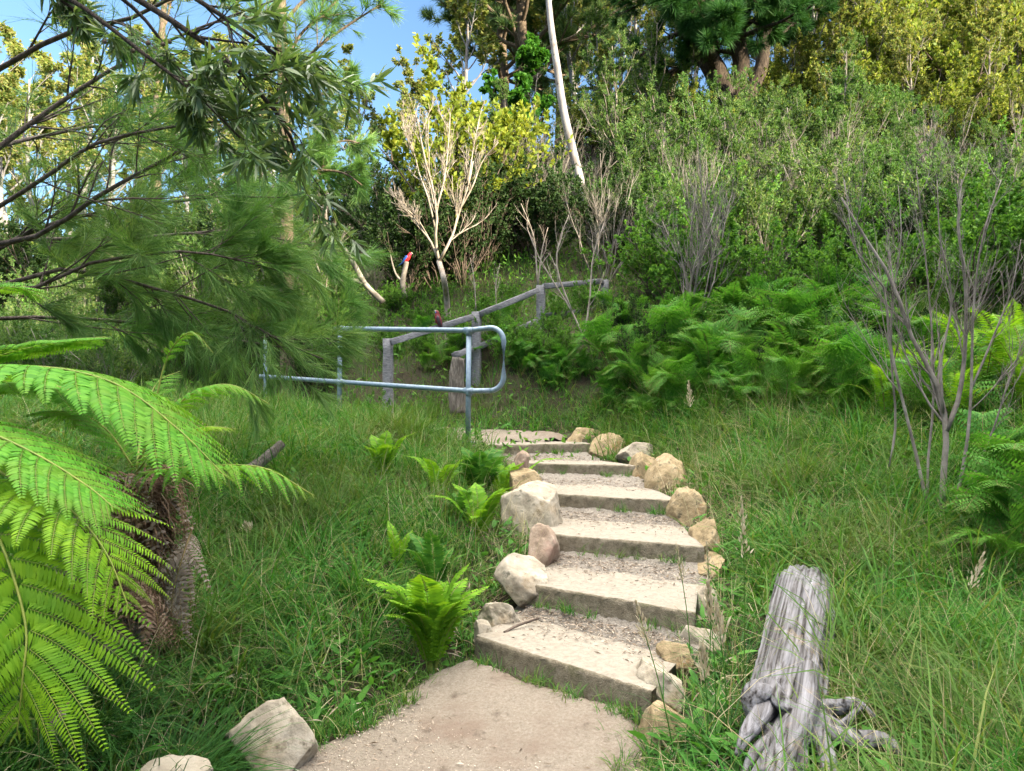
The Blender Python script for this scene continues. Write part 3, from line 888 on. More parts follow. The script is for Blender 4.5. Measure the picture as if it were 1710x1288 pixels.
g = Geo(); limb(g, PS([(676, 500, 13.4), (673, 470, 13.4), (679, 437, 13.4)]), [.055, .05, .04], r, 14)
limb(g, PS([(674, 472, 13.4), (662, 460, 13.4), (655, 440, 13.4), (652, 425, 13.4)]), [.025, .02, .014, .008], r, 8)
tag(g.build('broken_trunk', M['twig_grey'], None, True), 'thin snapped grey trunk under the red and blue parrot', 'stump')
# old log and cut stub under the ferns
g = Geo(); limb(g, PS([(100, 1150, 2.95), (160, 1100, 3.05), (200, 1075, 3.2)]), [.10, .12, .12], r, 36, groove=.1)
tag(g.build('rotting_log', M['stump_wood'], None, True), 'brown rotting log end under the big fern fronds', 'log')

# ------------------------------------------------------------------ the two parrots
def plain(name, c, rough=.55, spec=.3):
    m, nt = newmat(name)
    b = N(nt, 'ShaderNodeBsdfPrincipled'); b.inputs['Roughness'].default_value = rough; b.inputs['Specular IOR Level'].default_value = spec
    ns = N(nt, 'ShaderNodeTexNoise'); ns.inputs['Scale'].default_value = 60
    tc = N(nt, 'ShaderNodeTexCoord'); nt.links.new(tc.outputs['Object'], ns.inputs['Vector'])
    rp = ramp(nt, [(.35, tuple(x * .6 for x in c)), (.65, c)]); nt.links.new(ns.outputs[0], rp.inputs[0]); nt.links.new(rp.outputs[0], b.inputs['Base Color'])
    o = N(nt, 'ShaderNodeOutputMaterial'); nt.links.new(b.outputs[0], o.inputs[0])
    return m
M['red'] = plain('red_feather', (.55, .02, .025)); M['blue'] = plain('blue_feather', (.03, .10, .42)); M['bdark'] = plain('dark_feather', (.05, .03, .04))
M['beak'] = plain('beak', (.5, .48, .42)); M['cheek'] = plain('cheek_feather', (.08, .16, .55)); M['eye'] = plain('bird_eye', (.01, .01, .01), .15, .6); M['maroon'] = plain('maroon_feather', (.16, .015, .02))

def parrot(loc, face, pitch, label, body='red'):
    """Body and head one surface (breast to nape), local +x is forward; about 0.34 m with the tail."""
    t = thing('parrot', label, 'bird', tuple(loc), 'parrots on the fence and the snapped trunk')
    sp = np.array([[-.085, 0, .005], [-.07, 0, .008], [-.04, 0, .018], [0, 0, .035], [.035, 0, .055], [.062, 0, .076], [.080, 0, .092], [.098, 0, .102], [.116, 0, .102], [.126, 0, .098]])
    rd = np.array([.004, .020, .036, .045, .044, .036, .030, .030, .022, .006])
    c = smoothpath(sp, 4); rr = np.interp(np.linspace(0, 1, len(c)), np.linspace(0, 1, len(rd)), rd)
    g = Geo(); tubes(g, c, rr, 18); g.build('body', M[body], t, True)
    for s in (1, -1):
        g = Geo(); w = np.array([[.045, .036 * s, .075], [.02, .046 * s, .062], [-.03, .044 * s, .035], [-.08, .030 * s, .008], [-.125, .014 * s, -.012]])
        c = smoothpath(w, 4); rr = np.interp(np.linspace(0, 1, len(c)), [0, .25, .5, .8, 1], [.012, .026, .024, .014, .003])
        V0 = Geo(); tubes(V0, c, rr, 10); v = V0.V[0]; cc = np.repeat(c, 10, 0); v = cc + (v - cc) * np.array([1, .35, 1])
        g.add(v, V0.Q[0], V0.T[0]); g.build('wing', M['blue'] if body == 'red' else M['bdark'], t, True)
        g = Geo(); tubes(g, np.array([[.104, .0272 * s, .108], [.104, .031 * s, .108]]), np.array([.0045, .003]), 8); g.build('eye', M['eye'], t, True)
        g = Geo(); tubes(g, np.array([[.104, .022 * s, .090], [.104, .0275 * s, .089]]), np.array([.012, .008]), 8); g.build('cheek', M['cheek'], t, True)
        g = Geo(); tubes(g, np.array([[.0, .016 * s, .0], [.004, .016 * s, -.014], [.012, .016 * s, -.022], [.022, .016 * s, -.024]]), np.array([.006, .004, .004, .003]), 6); g.build('foot', M['bdark'], t, True)
    g = Geo(); tubes(g, np.array([[.120, 0, .104], [.134, 0, .102], [.140, 0, .092], [.137, 0, .084]]), np.array([.013, .011, .006, .001]), 10); g.build('beak', M['beak'], t, True)
    g = Geo()
    for q, (dy, l) in enumerate(((-.018, .15), (-.009, .18), (0, .20), (.009, .18), (.018, .15))):
        V0 = Geo(); c = np.array([[-.06, dy * .5, .006 - abs(dy) * .2], [-.12, dy, -.006], [-.06 - l, dy * 1.3, -.03]]); tubes(V0, c, np.array([.011, .012, .006]), 8)
        v = V0.V[0]; cc = np.repeat(c, 8, 0); v = cc + (v - cc) * np.array([1, 1, .25]); g.add(v, V0.Q[0], V0.T[0])
    g.build('tail', M['blue'] if body == 'red' else M['bdark'], t, True)
    t.rotation_euler = (Matrix.Rotation(face, 3, 'Z') @ Matrix.Rotation(-pitch, 3, 'Y')).to_euler()
    return t
parrot(P(680, 436, 13.4), RAD(-18), RAD(18), 'red headed parrot with blue wings and tail perched on the snapped grey trunk', 'red')
_f = (728 - 648) / (796 - 648.)
parrot(RAIL_A * (1 - _f) + RAIL_B * _f + np.array([0, 0, .08]), RAD(168), RAD(45), 'dark maroon parrot standing upright on the sloping timber rail', 'maroon')
# ------------------------------------------------------------------ grass
LOG_AX = PS([(1300, 1215, 2.82), (1316, 1150, 3.05), (1330, 1085, 3.4), (1347, 965, 4.25)])
def clear_of(x, y, pad=0.0):
    """True where grass can root."""
    ok = polydist(x, y, PATH) > .0 + pad
    ok &= polydist(x, y, STAIR) > .02 + pad
    for (cx, cyy, a, b) in ROCKS:
        ok &= ((x - cx) / (a * .85)) ** 2 + ((y - cyy) / (b * .85)) ** 2 > 1
    for i in range(3):
        a, b = LOG_AX[i][:2], LOG_AX[i + 1][:2]
        p = np.stack([x, y], -1)
        t_ = np.clip(((p - a) @ (b - a)) / ((b - a) @ (b - a)), 0, 1)
        ok &= np.linalg.norm(p - a - t_[:, None] * (b - a), axis=1) > .12
    return ok

def blades(geo, r, base, L, w, tilt, bend, az, m=0):
    """Curved tapering blades: 3 levels and a tip."""
    n = len(base)
    dh = np.stack([np.cos(az), np.sin(az), np.zeros(n)], -1)
    sd = norm(np.stack([-np.sin(az), np.cos(az), np.zeros(n)], -1) + r.normal(0, .35, (n, 3)))
    p = base.copy(); V = np.zeros((n, 7, 3)); th = tilt.copy()
    ws = (1.0, .85, .55)
    for k in range(4):
        if k < 3:
            V[:, 2 * k] = p - sd * (w * ws[k] / 2)[:, None]; V[:, 2 * k + 1] = p + sd * (w * ws[k] / 2)[:, None]
        else:
            V[:, 6] = p
        th = th + bend / 3
        p = p + (dh * np.sin(th)[:, None] + np.array([0, 0, 1.0]) * np.cos(th)[:, None]) * (L / 3)[:, None]
    off = (np.arange(n) * 7)[:, None, None]
    geo.add(V.reshape(-1, 3), (np.array([[0, 1, 3, 2], [2, 3, 5, 4]])[None] + off).reshape(-1, 4), (np.array([[4, 5, 6]])[None] + off).reshape(-1, 3), m)

def field(r, n, d0, d1, pw, spread=1.3, clump=0.10, per=9):
    """Rooting points seen by the lens, in clumps; denser near it."""
    nc = n // per
    d = (d0 ** (1 + pw) + r.uniform(0, 1, nc) * (d1 ** (1 + pw) - d0 ** (1 + pw))) ** (1 / (1 + pw))
    x = r.uniform(-.72, .72, nc) * spread * d
    X = np.repeat(x, per) + r.normal(0, clump, nc * per); Y = np.repeat(d, per) + r.normal(0, clump, nc * per)
    a = np.arctan2(Y - np.repeat(d, per), X - np.repeat(x, per))
    return X, Y, a, np.repeat(r.uniform(.55, 1.35, nc), per)

FERNS = []      # small ferns stand in little clearings of their own
def thin_out(x, y):
    ok = np.ones(len(x), bool)
    for (px, py, d, rr) in ((722, 1088, 3.75, .13), (728, 985, 4.45, .16), (665, 960, 4.6, .10), (640, 805, 6.3, .2), (735, 815, 6.2, .16), (812, 830, 6.3, .25), (800, 905, 5.3, .2), (770, 870, 5.6, .15),
                            (1270, 1215, 2.7, .2), (1420, 1215, 2.65, .16), (1330, 1270, 2.5, .2), (1490, 1255, 2.5, .16), (1390, 1260, 2.5, .2), (1250, 1270, 2.5, .16), (260, 1060, 3.15, .2), (300, 1020, 3.2, .15), (1165, 1100, 3.6, .14), (1105, 1190, 3.1, .16), (1170, 1020, 4.2, .14)):
        c = P(px, py, d)
        ok &= np.hypot(x - c[0], y - c[1]) > rr
    return ok
r = np.random.default_rng(100)
g = Geo()
def root_in(X, Y, pad, keep=.22):
    ok = clear_of(X, Y, pad) & (polydist(X, Y, UPPER) > -.04) & ~inpoly(X, Y, LANDING)
    return ok & (thin_out(X, Y) | (r.uniform(0, 1, len(X)) < keep))
X, Y, A, S = field(r, 122000, 1.9, 10.5, .15)
ok = root_in(X, Y, .012); X, Y, A, S = X[ok], Y[ok], A[ok], S[ok]
dist = np.minimum(polydist(X, Y, PATH), polydist(X, Y, STAIR)); n = len(X)
patch = .5 + .5 * np.sin(X * 3.1 + 1.3 * np.sin(Y * 2.3)) * np.sin(Y * 2.6 + 1.1 * np.sin(X * 2.9))
gap = (np.sin(X * 5.3 + 2 * np.sin(Y * 3.1)) * np.sin(Y * 4.7 + 1.5 * np.sin(X * 4.3)) > .62) & (r.uniform(0, 1, n) < .8)
X, Y, A, S, dist, patch = X[~gap], Y[~gap], A[~gap], S[~gap], dist[~gap], patch[~gap]; n = len(X)
hgt = (.09 + .20 * smooth(dist, .05, .8)) * S * r.uniform(.5, 1.4, n) * (.55 + .8 * patch)
blades(g, r, np.stack([X, Y, gz_at(X, Y) - .01], -1), hgt, r.uniform(.0032, .0072, n) * (1 + .05 * Y), np.abs(r.normal(.15, .3, n)), r.uniform(.2, 1.9, n), A + r.normal(0, .9, n))
# coarser clumps, every clump leaning its own way
nc, per = 4200, 22
d = (1.9 ** 1.25 + r.uniform(0, 1, nc) * (9.8 ** 1.25 - 1.9 ** 1.25)) ** .8; x = r.uniform(-.92, .92, nc) * d
X = np.repeat(x, per) + r.normal(0, .035, nc * per); Y = np.repeat(d, per) + r.normal(0, .035, nc * per)
S = np.repeat(r.uniform(.45, 1.3, nc), per); LZ = np.repeat(r.uniform(0, 6.28, nc), per); A = np.arctan2(Y - np.repeat(d, per), X - np.repeat(x, per))
ok = root_in(X, Y, .03, .12); X, Y, A, S, LZ = X[ok], Y[ok], A[ok], S[ok], LZ[ok]; n = len(X)
dist = np.minimum(polydist(X, Y, PATH), polydist(X, Y, STAIR))
A = np.where(r.uniform(0, 1, n) < .45, LZ, A) + r.normal(0, .5, n)
blades(g, r, np.stack([X, Y, gz_at(X, Y) - .01], -1), (.17 + .29 * smooth(dist, .05, .6)) * S * r.uniform(.6, 1.3, n), r.uniform(.006, .0115, n), np.abs(r.normal(.25, .25, n)), r.uniform(.6, 2.2, n), A)
stuff(g.build('grass', M['grass']))
# dry stems and last year's straw among the green
g = Geo()
X, Y, A, S = field(r, 42000, 1.9, 9.8, .2, clump=.16, per=6)
ok = root_in(X, Y, .02); X, Y, A, S = X[ok], Y[ok], A[ok], S[ok]; n = len(X)
pk = .5 + .5 * np.sin(X * 1.9 + 2) * np.sin(Y * 1.5 + X); ok = r.uniform(0, 1, n) < (.25 + .8 * pk) * np.where(X > .9, 1.35, .8); X, Y, A, S = X[ok], Y[ok], A[ok], S[ok]; n = len(X)
fall = r.uniform(0, 1, n) < .35
blades(g, r, np.stack([X, Y, gz_at(X, Y) + np.where(fall, r.uniform(.02, .12, n), -.01)], -1), np.where(fall, .22, .36) * S * r.uniform(.6, 1.4, n), r.uniform(.002, .0042, n) * (1 + .04 * Y), np.where(fall, r.uniform(.9, 1.7, n), np.abs(r.normal(.3, .35, n))), r.uniform(.2, 1.3, n), A + r.normal(0, 1.2, n))
stuff(g.build('dry_grass', M['straw']))
# long drooping tussock blades at the lower corner and clumps of them up the bank
def tussock(px, py, d, n, L, w, spread, seed, label):
    r = np.random.default_rng(seed)
    c = P(px, py, d); a = r.uniform(0, 2 * np.pi, n); q = r.uniform(0, 1, n) ** .5 * spread
    b = np.stack([np.cos(a) * q, np.sin(a) * q, np.zeros(n)], -1)
    x, y = c[0] + b[:, 0], c[1] + b[:, 1]
    b[:, 2] = gz_at(x, y) - .02
    z0 = b[:, 2].mean(); b[:, 2] -= z0
    g = Geo(); blades(g, r, b, L * r.uniform(.5, 1.2, n), w * r.uniform(.7, 1.2, n), np.abs(r.normal(.25, .2, n)), r.uniform(.9, 2.0, n), a + r.normal(0, .5, n))
    o = g.build('tussock_grass', M['grass_d']); o.location = (c[0], c[1], z0)
    tag(o, label, 'grass tussock', 'long bladed grass tussocks')
tussock(250, 1245, 2.55, 900, .46, .006, .20, 1, 'big dark tussock of long drooping blades beside the pale boulder in the bottom corner')
tussock(120, 1230, 2.6, 500, .42, .006, .16, 2, 'dark grass tussock under the hanging tip of the big fern frond')
tussock(400, 1110, 3.2, 420, .38, .005, .16, 3, 'grass tussock on the bank above the wedge-shaped boulder')
tussock(1610, 1235, 2.75, 420, .42, .006, .16, 4, 'grass tussock beyond the root end of the driftwood log')
tussock(1225, 1235, 2.75, 240, .46, .005, .09, 5, 'upright tall grass tuft between the path and the driftwood log')
tussock(1228, 1120, 3.4, 150, .40, .005, .08, 6, 'tall grass tuft between the lowest step and the driftwood log')

# little tufts rooted in the joints of the steps
r = np.random.default_rng(104); g = Geo(); B_, A_ = [], []
for k in range(5):
    c, d = BACK[k]
    for q in range(9):
        t_ = r.uniform(.0, 1); p = c * (1 - t_) + d * t_; m_ = int(r.integers(6, 26))
        f_ = norm(np.array([(d - c)[1], -(d - c)[0], 0]))
        B_.append(p + f_ * r.uniform(.02, .09) + np.stack([r.normal(0, .02, m_), r.normal(0, .015, m_), np.full(m_, RISE * (k + 1) + .05 - p[2])], -1))
a, b = STEPS[0]
for q in range(16):
    t_ = r.uniform(.0, 1.05); p = a * (1 - t_) + b * t_; m_ = int(r.integers(8, 30))
    B_.append(np.array([p[0], p[1], .05]) + np.stack([r.normal(-.03, .025, m_), r.normal(-.06, .025, m_), np.zeros(m_)], -1))
for q in range(150):
    i_ = [0, 1, 8, 9, 10, 11, 12, 13][int(r.integers(0, 8))]; a_, b_ = np.array(PATH[i_]), np.array(PATH[(i_ + 1) % len(PATH)])
    p = a_ + (b_ - a_) * r.uniform(0, 1); m_ = int(r.integers(5, 24)); o_ = np.array([.15, 2.9]) - p; o_ = o_ / np.linalg.norm(o_) * r.uniform(-.04, .13)
    B_.append(np.stack([p[0] + o_[0] + r.normal(0, .022, m_), p[1] + o_[1] + r.normal(0, .022, m_), np.full(m_, .0)], -1))
B_ = np.concatenate(B_); n = len(B_)
blades(g, r, B_, r.uniform(.04, .13, n), r.uniform(.003, .006, n), np.abs(r.normal(.2, .3, n)), r.uniform(.3, 1.6, n), r.uniform(0, 6.28, n))
stuff(g.build('step_weeds', M['grass']))
# broad-leaved herbs low in the grass
g = Geo(); r = np.random.default_rng(101)
X, Y, A, S = field(r, 14000, 2.0, 9.5, .25, clump=.10, per=14)
ok = clear_of(X, Y, .02); X, Y, A = X[ok], Y[ok], A[ok]; n = len(X)
ax = np.stack([np.cos(A), np.sin(A), r.uniform(.1, 1.0, n)], -1)
put(g, LANCE, np.stack([X, Y, gz_at(X, Y) + r.uniform(0, .10, n)], -1), ax, norm(r.normal(0, .4, (n, 3)) + [0, 0, 1]), r.uniform(.035, .13, n), r.uniform(.014, .042, n))
stuff(g.build('weeds', M['weed']))

# litter and grit on path and treads
def fill_top(x, y):
    z = np.where(inpoly(x, y, PATH), .004 + 0 * x, 0)
    return z
g = Geo(); r = np.random.default_rng(102)
for k in range(5):
    a, b = STEPS[k]; c, d = BACK[k]
    n = 900
    t = r.uniform(0, 1, n); s = 1 - np.abs(r.normal(0, .26, n)); s = np.clip(s, .05, .99)
    p = (a * (1 - t)[:, None] + b * t[:, None]) * (1 - s)[:, None] + (c * (1 - t)[:, None] + d * t[:, None]) * s[:, None]
    p[:, 2] = RISE * (k + 1) + .006 + .03 * smooth(s, .5, 1.0)
    az = r.uniform(0, 6.28, n)
    put(g, DIAMOND, p, np.stack([np.cos(az), np.sin(az), r.normal(0, .15, n)], -1), norm(r.normal(0, .35, (n, 3)) + [0, 0, 1]), r.uniform(.012, .05, n), r.uniform(.003, .010, n))
n = 5200
X = r.uniform(-1.6, .7, n); Y = r.uniform(1.8, 4.0, n)
dd = polydist(X, Y, PATH); keep = (dd < 0) & (r.uniform(0, 1, n) < np.exp(dd * 5.5) + .05); X, Y = X[keep], Y[keep]; n = len(X); az = r.uniform(0, 6.28, n)
put(g, DIAMOND, np.stack([X, Y, np.full(n, .012)], -1), np.stack([np.cos(az), np.sin(az), r.normal(0, .1, n)], -1), norm(r.normal(0, .3, (n, 3)) + [0, 0, 1]), r.uniform(.01, .045, n), r.uniform(.003, .009, n))
X, Y, A, S = field(r, 16000, 2.0, 9.0, .2, clump=.2, per=10)
ok = clear_of(X, Y, .0); X, Y, A = X[ok], Y[ok], A[ok]; n = len(X)
put(g, DIAMOND, np.stack([X, Y, gz_at(X, Y) + r.uniform(0, .05, n)], -1), np.stack([np.cos(A), np.sin(A), r.normal(0, .25, n)], -1), norm(r.normal(0, .4, (n, 3)) + [0, 0, 1]), r.uniform(.03, .14, n), r.uniform(.004, .012, n))
stuff(g.build('leaf_litter', M['litter']))
g = Geo()
n = 5000
n = 11000; X = r.uniform(-1.7, .75, n); Y = r.uniform(1.8, 4.0, n); dd = polydist(X, Y, PATH); keep = (dd < .03) & (r.uniform(0, 1, n) < .25 + np.exp(dd * 4)); X, Y = X[keep], Y[keep]; n = len(X)
Z = np.full(n, .004)
for k in range(5):
    a, b = STEPS[k]; c, d = BACK[k]; m_ = 350
    t = r.uniform(0, 1, m_); s = np.clip(1 - np.abs(r.normal(0, .3, m_)), .03, .98)
    p = (a * (1 - t)[:, None] + b * t[:, None]) * (1 - s)[:, None] + (c * (1 - t)[:, None] + d * t[:, None]) * s[:, None]
    X = np.concatenate([X, p[:, 0]]); Y = np.concatenate([Y, p[:, 1]]); Z = np.concatenate([Z, RISE * (k + 1) + .002 + .03 * smooth(s, .5, 1)])
n = len(X)
octa = (np.array([[1, 0, 0], [-1, 0, 0], [0, 1, 0], [0, -1, 0], [0, 0, .8], [0, 0, -.6]]) * .5, None, np.array([[0, 2, 4], [2, 1, 4], [1, 3, 4], [3, 0, 4], [2, 0, 5], [1, 2, 5], [3, 1, 5], [0, 3, 5]]))
put(g, octa, np.stack([X, Y, Z], -1), norm(r.normal(size=(n, 3)) * [1, 1, .2]), norm(r.normal(0, .3, (n, 3)) + [0, 0, 1]), r.uniform(.003, .012, n) ** 1.0, r.uniform(.003, .010, n))
stuff(g.build('pebbles', M['pebble']))

# seed-headed stalks beside the steps
r = np.random.default_rng(103)
def stalk(px, py, d, pxt, pyt, label, heavy=1.0):
    heavy = min(heavy, 1.3)
    top = P(pxt, pyt, d - .05); b = P(px, py, d); b[2] = gz_at(b[0], b[1])[0]
    t = thing('seed_stalk', label, 'grass stalk', tuple(b), 'seed-headed grass stalks by the steps')
    L = np.linalg.norm(top - b)
    c = smoothpath(np.array([[0, 0, 0], (top - b) * .5 + np.array([.012, 0, 0]), top - b]), 6)
    g = Geo(); tubes(g, c, np.linspace(.0028, .0016, len(c)), 5)
    blades(g, r, np.array([c[3], c[5]]), np.array([.22, .16]), np.array([.006, .005]), np.array([.25, .3]), np.array([.7, .9]), r.uniform(0, 6, 2))
    g.build('stem', M['grass'], t)
    n = int(95 * heavy); s = np.sort(r.uniform(.72, 1.0, n))
    lev = (c[None], np.full((1, len(c)), .001)); pos, tan, _ = at(lev, np.zeros(n, int), s)
    pp = perp(r, tan)
    sp_ = (1.04 - s)[:, None] * 3.2 * r.uniform(.2, 1.2, (n, 1))
    ax = norm(tan + pp * sp_ + r.normal(0, .12, (n, 3)) + np.array([.12, 0, -.05]))
    off = r.uniform(0, 1, (n, 1)) * (1.05 - s)[:, None] * .16 * heavy
    g = Geo(); put(g, LANCE, pos + ax * off, norm(ax + tan * .6), r.normal(size=(n, 3)), r.uniform(.016, .032, n) * heavy, r.uniform(.005, .0085, n) * heavy)
    g.build('seed_head', M['seed'], t)
stalk(1130, 1225, 2.75, 1063, 1012, 'arching seed stalk with a spread pale head in front of the second step')
stalk(1155, 1100, 3.5, 1130, 915, 'short seed stalk with a pale head in front of the third step', .9)
stalk(1185, 1105, 3.5, 1180, 912, 'tall seed stalk with a narrow head against the brownish stone', .9)
stalk(1195, 1235, 2.8, 1182, 980, 'thick seed stalk with a feathery head between step and driftwood log', 1.3)
stalk(1215, 1250, 2.75, 1196, 1010, 'seed stalk with a loose head close beside the feathery one', 1.2)
stalk(1240, 1170, 3.0, 1238, 835, 'tallest seed stalk, its head above the level of the third step', 1.0)
stalk(1180, 1260, 2.7, 1172, 1085, 'low seed stalk with a ragged head over the mossy boulder', 1.2)
stalk(1150, 745, 6.9, 1150, 640, 'distant fluffy seed stalk at the head of the bank below the ferns', 2.0)
stalk(430, 930, 4.8, 412, 880, 'dry broken seed stalk in the grass beside the dead fern fronds', 1.5)
stalk(1555, 1150, 3.2, 1640, 930, 'leaning seed stalk in the long grass behind the driftwood log', 1.0)

# ------------------------------------------------------------------ ferns
def frond(geo, stalkgeo, r, curve, npin, plen, ang=(1.25, .75), droop=.35, nsub=14, subl=.2, subw=.06, tmpl=LANCE, flip=0.0, pin0=.08, stalk_r=.004, upv=(0, 0, 1), gap=.0, jit=.08, curlz=.0, m=0, pr=.0009):
    """Bipinnate frond: pinnae both sides of the stalk, each with narrow pinnules both sides.
    plen is the length of the longest pinna; nsub=0 makes simple leaflets (sword fern)."""
    c = smoothpath(curve, 8)
    lev = (c[None], np.full((1, len(c)), .001))
    tubes(stalkgeo, c, np.linspace(stalk_r, stalk_r * .3, len(c)), 6)
    t = np.repeat(np.linspace(pin0, .985, npin), 2)
    t = np.clip(t + np.tile([0, .35 / npin], npin), 0, .99)
    sg = np.tile([1.0, -1.0], npin)
    n = len(t)
    pos, tan, _ = at(lev, np.zeros(n, int), t)
    sd = norm(np.cross(tan, np.broadcast_to(np.array(upv, float), tan.shape))); nr = norm(np.cross(sd, tan))
    f = np.interp(t, [0, pin0, pin0 + .18, .5, .8, 1], [.5, .55, .88, 1.0, .62, .06])
    ll = plen * f * r.uniform(1 - jit, 1 + jit, n)
    a = np.interp(t, [0, 1], ang) + r.normal(0, .05, n)
    d0 = norm(tan * np.cos(a)[:, None] + sd * (sg * np.sin(a))[:, None] + nr * (.12 + flip))
    if nsub == 0:
        dd = norm(d0 + np.array([0, 0, -droop]))
        put(geo, tmpl, pos, dd, norm(nr + r.normal(0, .2, (n, 3))), ll, plen * subw * np.clip(f, .45, 1), m)
        return
    K = nsub
    s = np.linspace(.04, .97, K)
    P_ = pos[:, None] + d0[:, None] * (ll[:, None] * s)[..., None] + np.array([0, 0, -1.0]) * (droop * ll[:, None] * s ** 2)[..., None] + tan[:, None] * (.22 * ll[:, None] * s ** 2)[..., None]
    pt = norm(np.gradient(P_, axis=1))
    tubes(stalkgeo, P_[:, ::max(1, K // 6)], np.full(P_[:, ::max(1, K // 6)].shape[:2], pr), 3, cap=False)
    pn = norm(np.cross(np.broadcast_to(tan[:, None], pt.shape), pt)) * np.where(sg > 0, -1.0, 1.0)[:, None, None]
    pn = norm(np.where((pn * nr[:, None]).sum(-1, keepdims=True) < 0, -pn, pn))
    ps = norm(np.cross(pn, pt))
    for q in (1, -1):
        sub = ll[:, None] * subl * np.interp(s, [0, .12, .6, 1], [.75, 1, .75, .16])[None]
        ax = norm(pt * .38 + ps * q + pn * -.12 + r.normal(0, .05, pt.shape) + np.array([0, 0, -.10]))
        put(geo, tmpl, P_.reshape(-1, 3), ax.reshape(-1, 3), norm(pn + r.normal(0, .12, pn.shape)).reshape(-1, 3), sub.ravel(), (ll[:, None] * subw * np.interp(s, [0, .6, 1], [1, .9, .5])[None] * np.clip(.6 + .4 * f, 0, 1)[:, None]).ravel(), m)

r = np.random.default_rng(200)
def sw_(mat, plen):
    return .034 if mat == 'treefern_y' and plen > .2 else (.058 if plen > .2 else .07)
def tree_fern(label, crown, fr, seed, loc):
    r = np.random.default_rng(seed)
    t = thing('tree_fern', label, 'tree fern', tuple(loc), 'tree ferns')
    base = np.array(loc)
    for (pts, npin, plen, mat, droop, K, flip, sl) in fr:
        g, s = Geo(), Geo()
        frond(g, s, r, PS(pts) - base, npin, plen, droop=droop, nsub=K, subl=sl, subw=sw_(mat, plen), stalk_r=.006, flip=flip)
        o = g.build('frond', M[mat], t); s.build('stalk', M['rachis'], o)
    return t
base = P(-110, 1150, 2.9); base[2] = .2
t = tree_fern('big bright green tree fern arching in from the edge over the bank', None, [
    ([(-150, 690, 2.9), (-60, 625, 2.8), (60, 612, 2.72), (190, 640, 2.65), (295, 715, 2.58), (378, 798, 2.55)], 18, .36, 'treefern', .42, 30, 0, .21),
    ([(-120, 700, 2.8), (-50, 800, 2.4), (5, 915, 2.15), (42, 1040, 2.05), (38, 1130, 2.0), (28, 1228, 2.0)], 15, .36, 'treefern_y', .30, 36, .1, .19),
    ([(-140, 700, 2.8), (-70, 745, 2.45), (20, 800, 2.3), (110, 845, 2.2), (175, 920, 2.15), (216, 1018, 2.12)], 15, .30, 'treefern_y', .25, 32, 0, .19),
    ([(-160, 720, 2.8), (-80, 700, 2.5), (0, 730, 2.35), (80, 770, 2.3), (150, 815, 2.27), (190, 848, 2.25)], 16, .28, 'treefern', .3, 28, 0, .20),
    ([(-150, 690, 3.1), (-60, 620, 3.2), (20, 588, 3.25), (100, 572, 3.3), (172, 563, 3.4)], 15, .30, 'treefern', .25, 24, 0, .2),
    ([(-150, 690, 3.0), (-50, 650, 3.05), (60, 640, 3.05), (150, 665, 3.05), (230, 720, 3.05)], 16, .34, 'treefern', .35, 28, 0, .2),
    ([(-160, 700, 2.9), (-90, 760, 2.6), (-40, 860, 2.35), (-10, 960, 2.2), (0, 1040, 2.15)], 13, .32, 'treefern', .3, 24, 0, .2),
    ([(-180, 690, 3.2), (-120, 560, 3.3), (-60, 500, 3.4), (20, 480, 3.5), (70, 500, 3.6)], 13, .26, 'treefern', .3, 20, 0, .2),
], 1, base)
g = Geo(); limb(g, np.array([[0, 0, 0], [.0, -.02, .5], list(P(-150, 700, 2.95) - base)]), [.14, .12, .11], np.random.default_rng(4), 30, groove=.2); g.build('trunk', M['thatch'], t)
base = P(225, 1060, 3.35); base[2] = gz_at(base[0], base[1])[0]
t = tree_fern('smaller tree fern with a brown thatched trunk and fronds reaching towards the handrail', None, [
    ([(232, 790, 3.25), (270, 785, 3.15), (350, 778, 3.0), (440, 782, 2.95), (525, 828, 2.95)], 15, .19, 'treefern', .75, 20, 0, .17),
    ([(230, 770, 3.3), (275, 700, 3.3), (325, 655, 3.3), (385, 643, 3.3), (449, 674, 3.3)], 14, .17, 'treefern', .6, 18, 0, .17),
    ([(250, 720, 3.4), (272, 620, 3.45), (292, 575, 3.45), (322, 556, 3.45), (355, 588, 3.45)], 13, .10, 'treefern', .5, 14, 0, .18),
    ([(232, 770, 3.2), (290, 735, 3.15), (340, 714, 3.1), (393, 716, 3.1)], 14, .12, 'treefern_y', .4, 14, 0, .18),
    ([(226, 790, 3.2), (260, 760, 3.0), (320, 765, 2.9), (378, 795, 2.85)], 13, .14, 'treefern', .5, 14, 0, .18),
    ([(222, 780, 3.3), (180, 720, 3.3), (130, 690, 3.3), (70, 700, 3.3)], 14, .24, 'treefern', .4, 20, 0, .18),
    ([(228, 780, 3.4), (240, 700, 3.6), (262, 640, 3.8), (300, 620, 4.0)], 13, .14, 'treefern', .4, 16, 0, .18),
], 2, base)
tr = Geo(); limb(tr, np.array([[0, 0, -.05], [.0, .0, .3], list(P(228, 800, 3.3) - base)]), [.10, .095, .085], np.random.default_rng(5), 30, groove=.25)
tk = tr.build('trunk', M['thatch'], t)
# shaggy fibre on the trunk
r = np.random.default_rng(61)
g = Geo(); n = 1500
a = r.uniform(0, 6.28, n); hh = r.uniform(0, 1, n); top = P(228, 800, 3.3) - base
b3 = np.stack([top[0] * hh + np.cos(a) * .10, top[1] * hh + np.sin(a) * .10, top[2] * hh + .02], -1)
blades(g, r, b3, r.uniform(.06, .22, n), r.uniform(.006, .018, n), r.uniform(.3, 1.2, n), r.uniform(1.2, 2.6, n), a + r.normal(0, .5, n))
g.build('fibre', M['thatch'], tk)
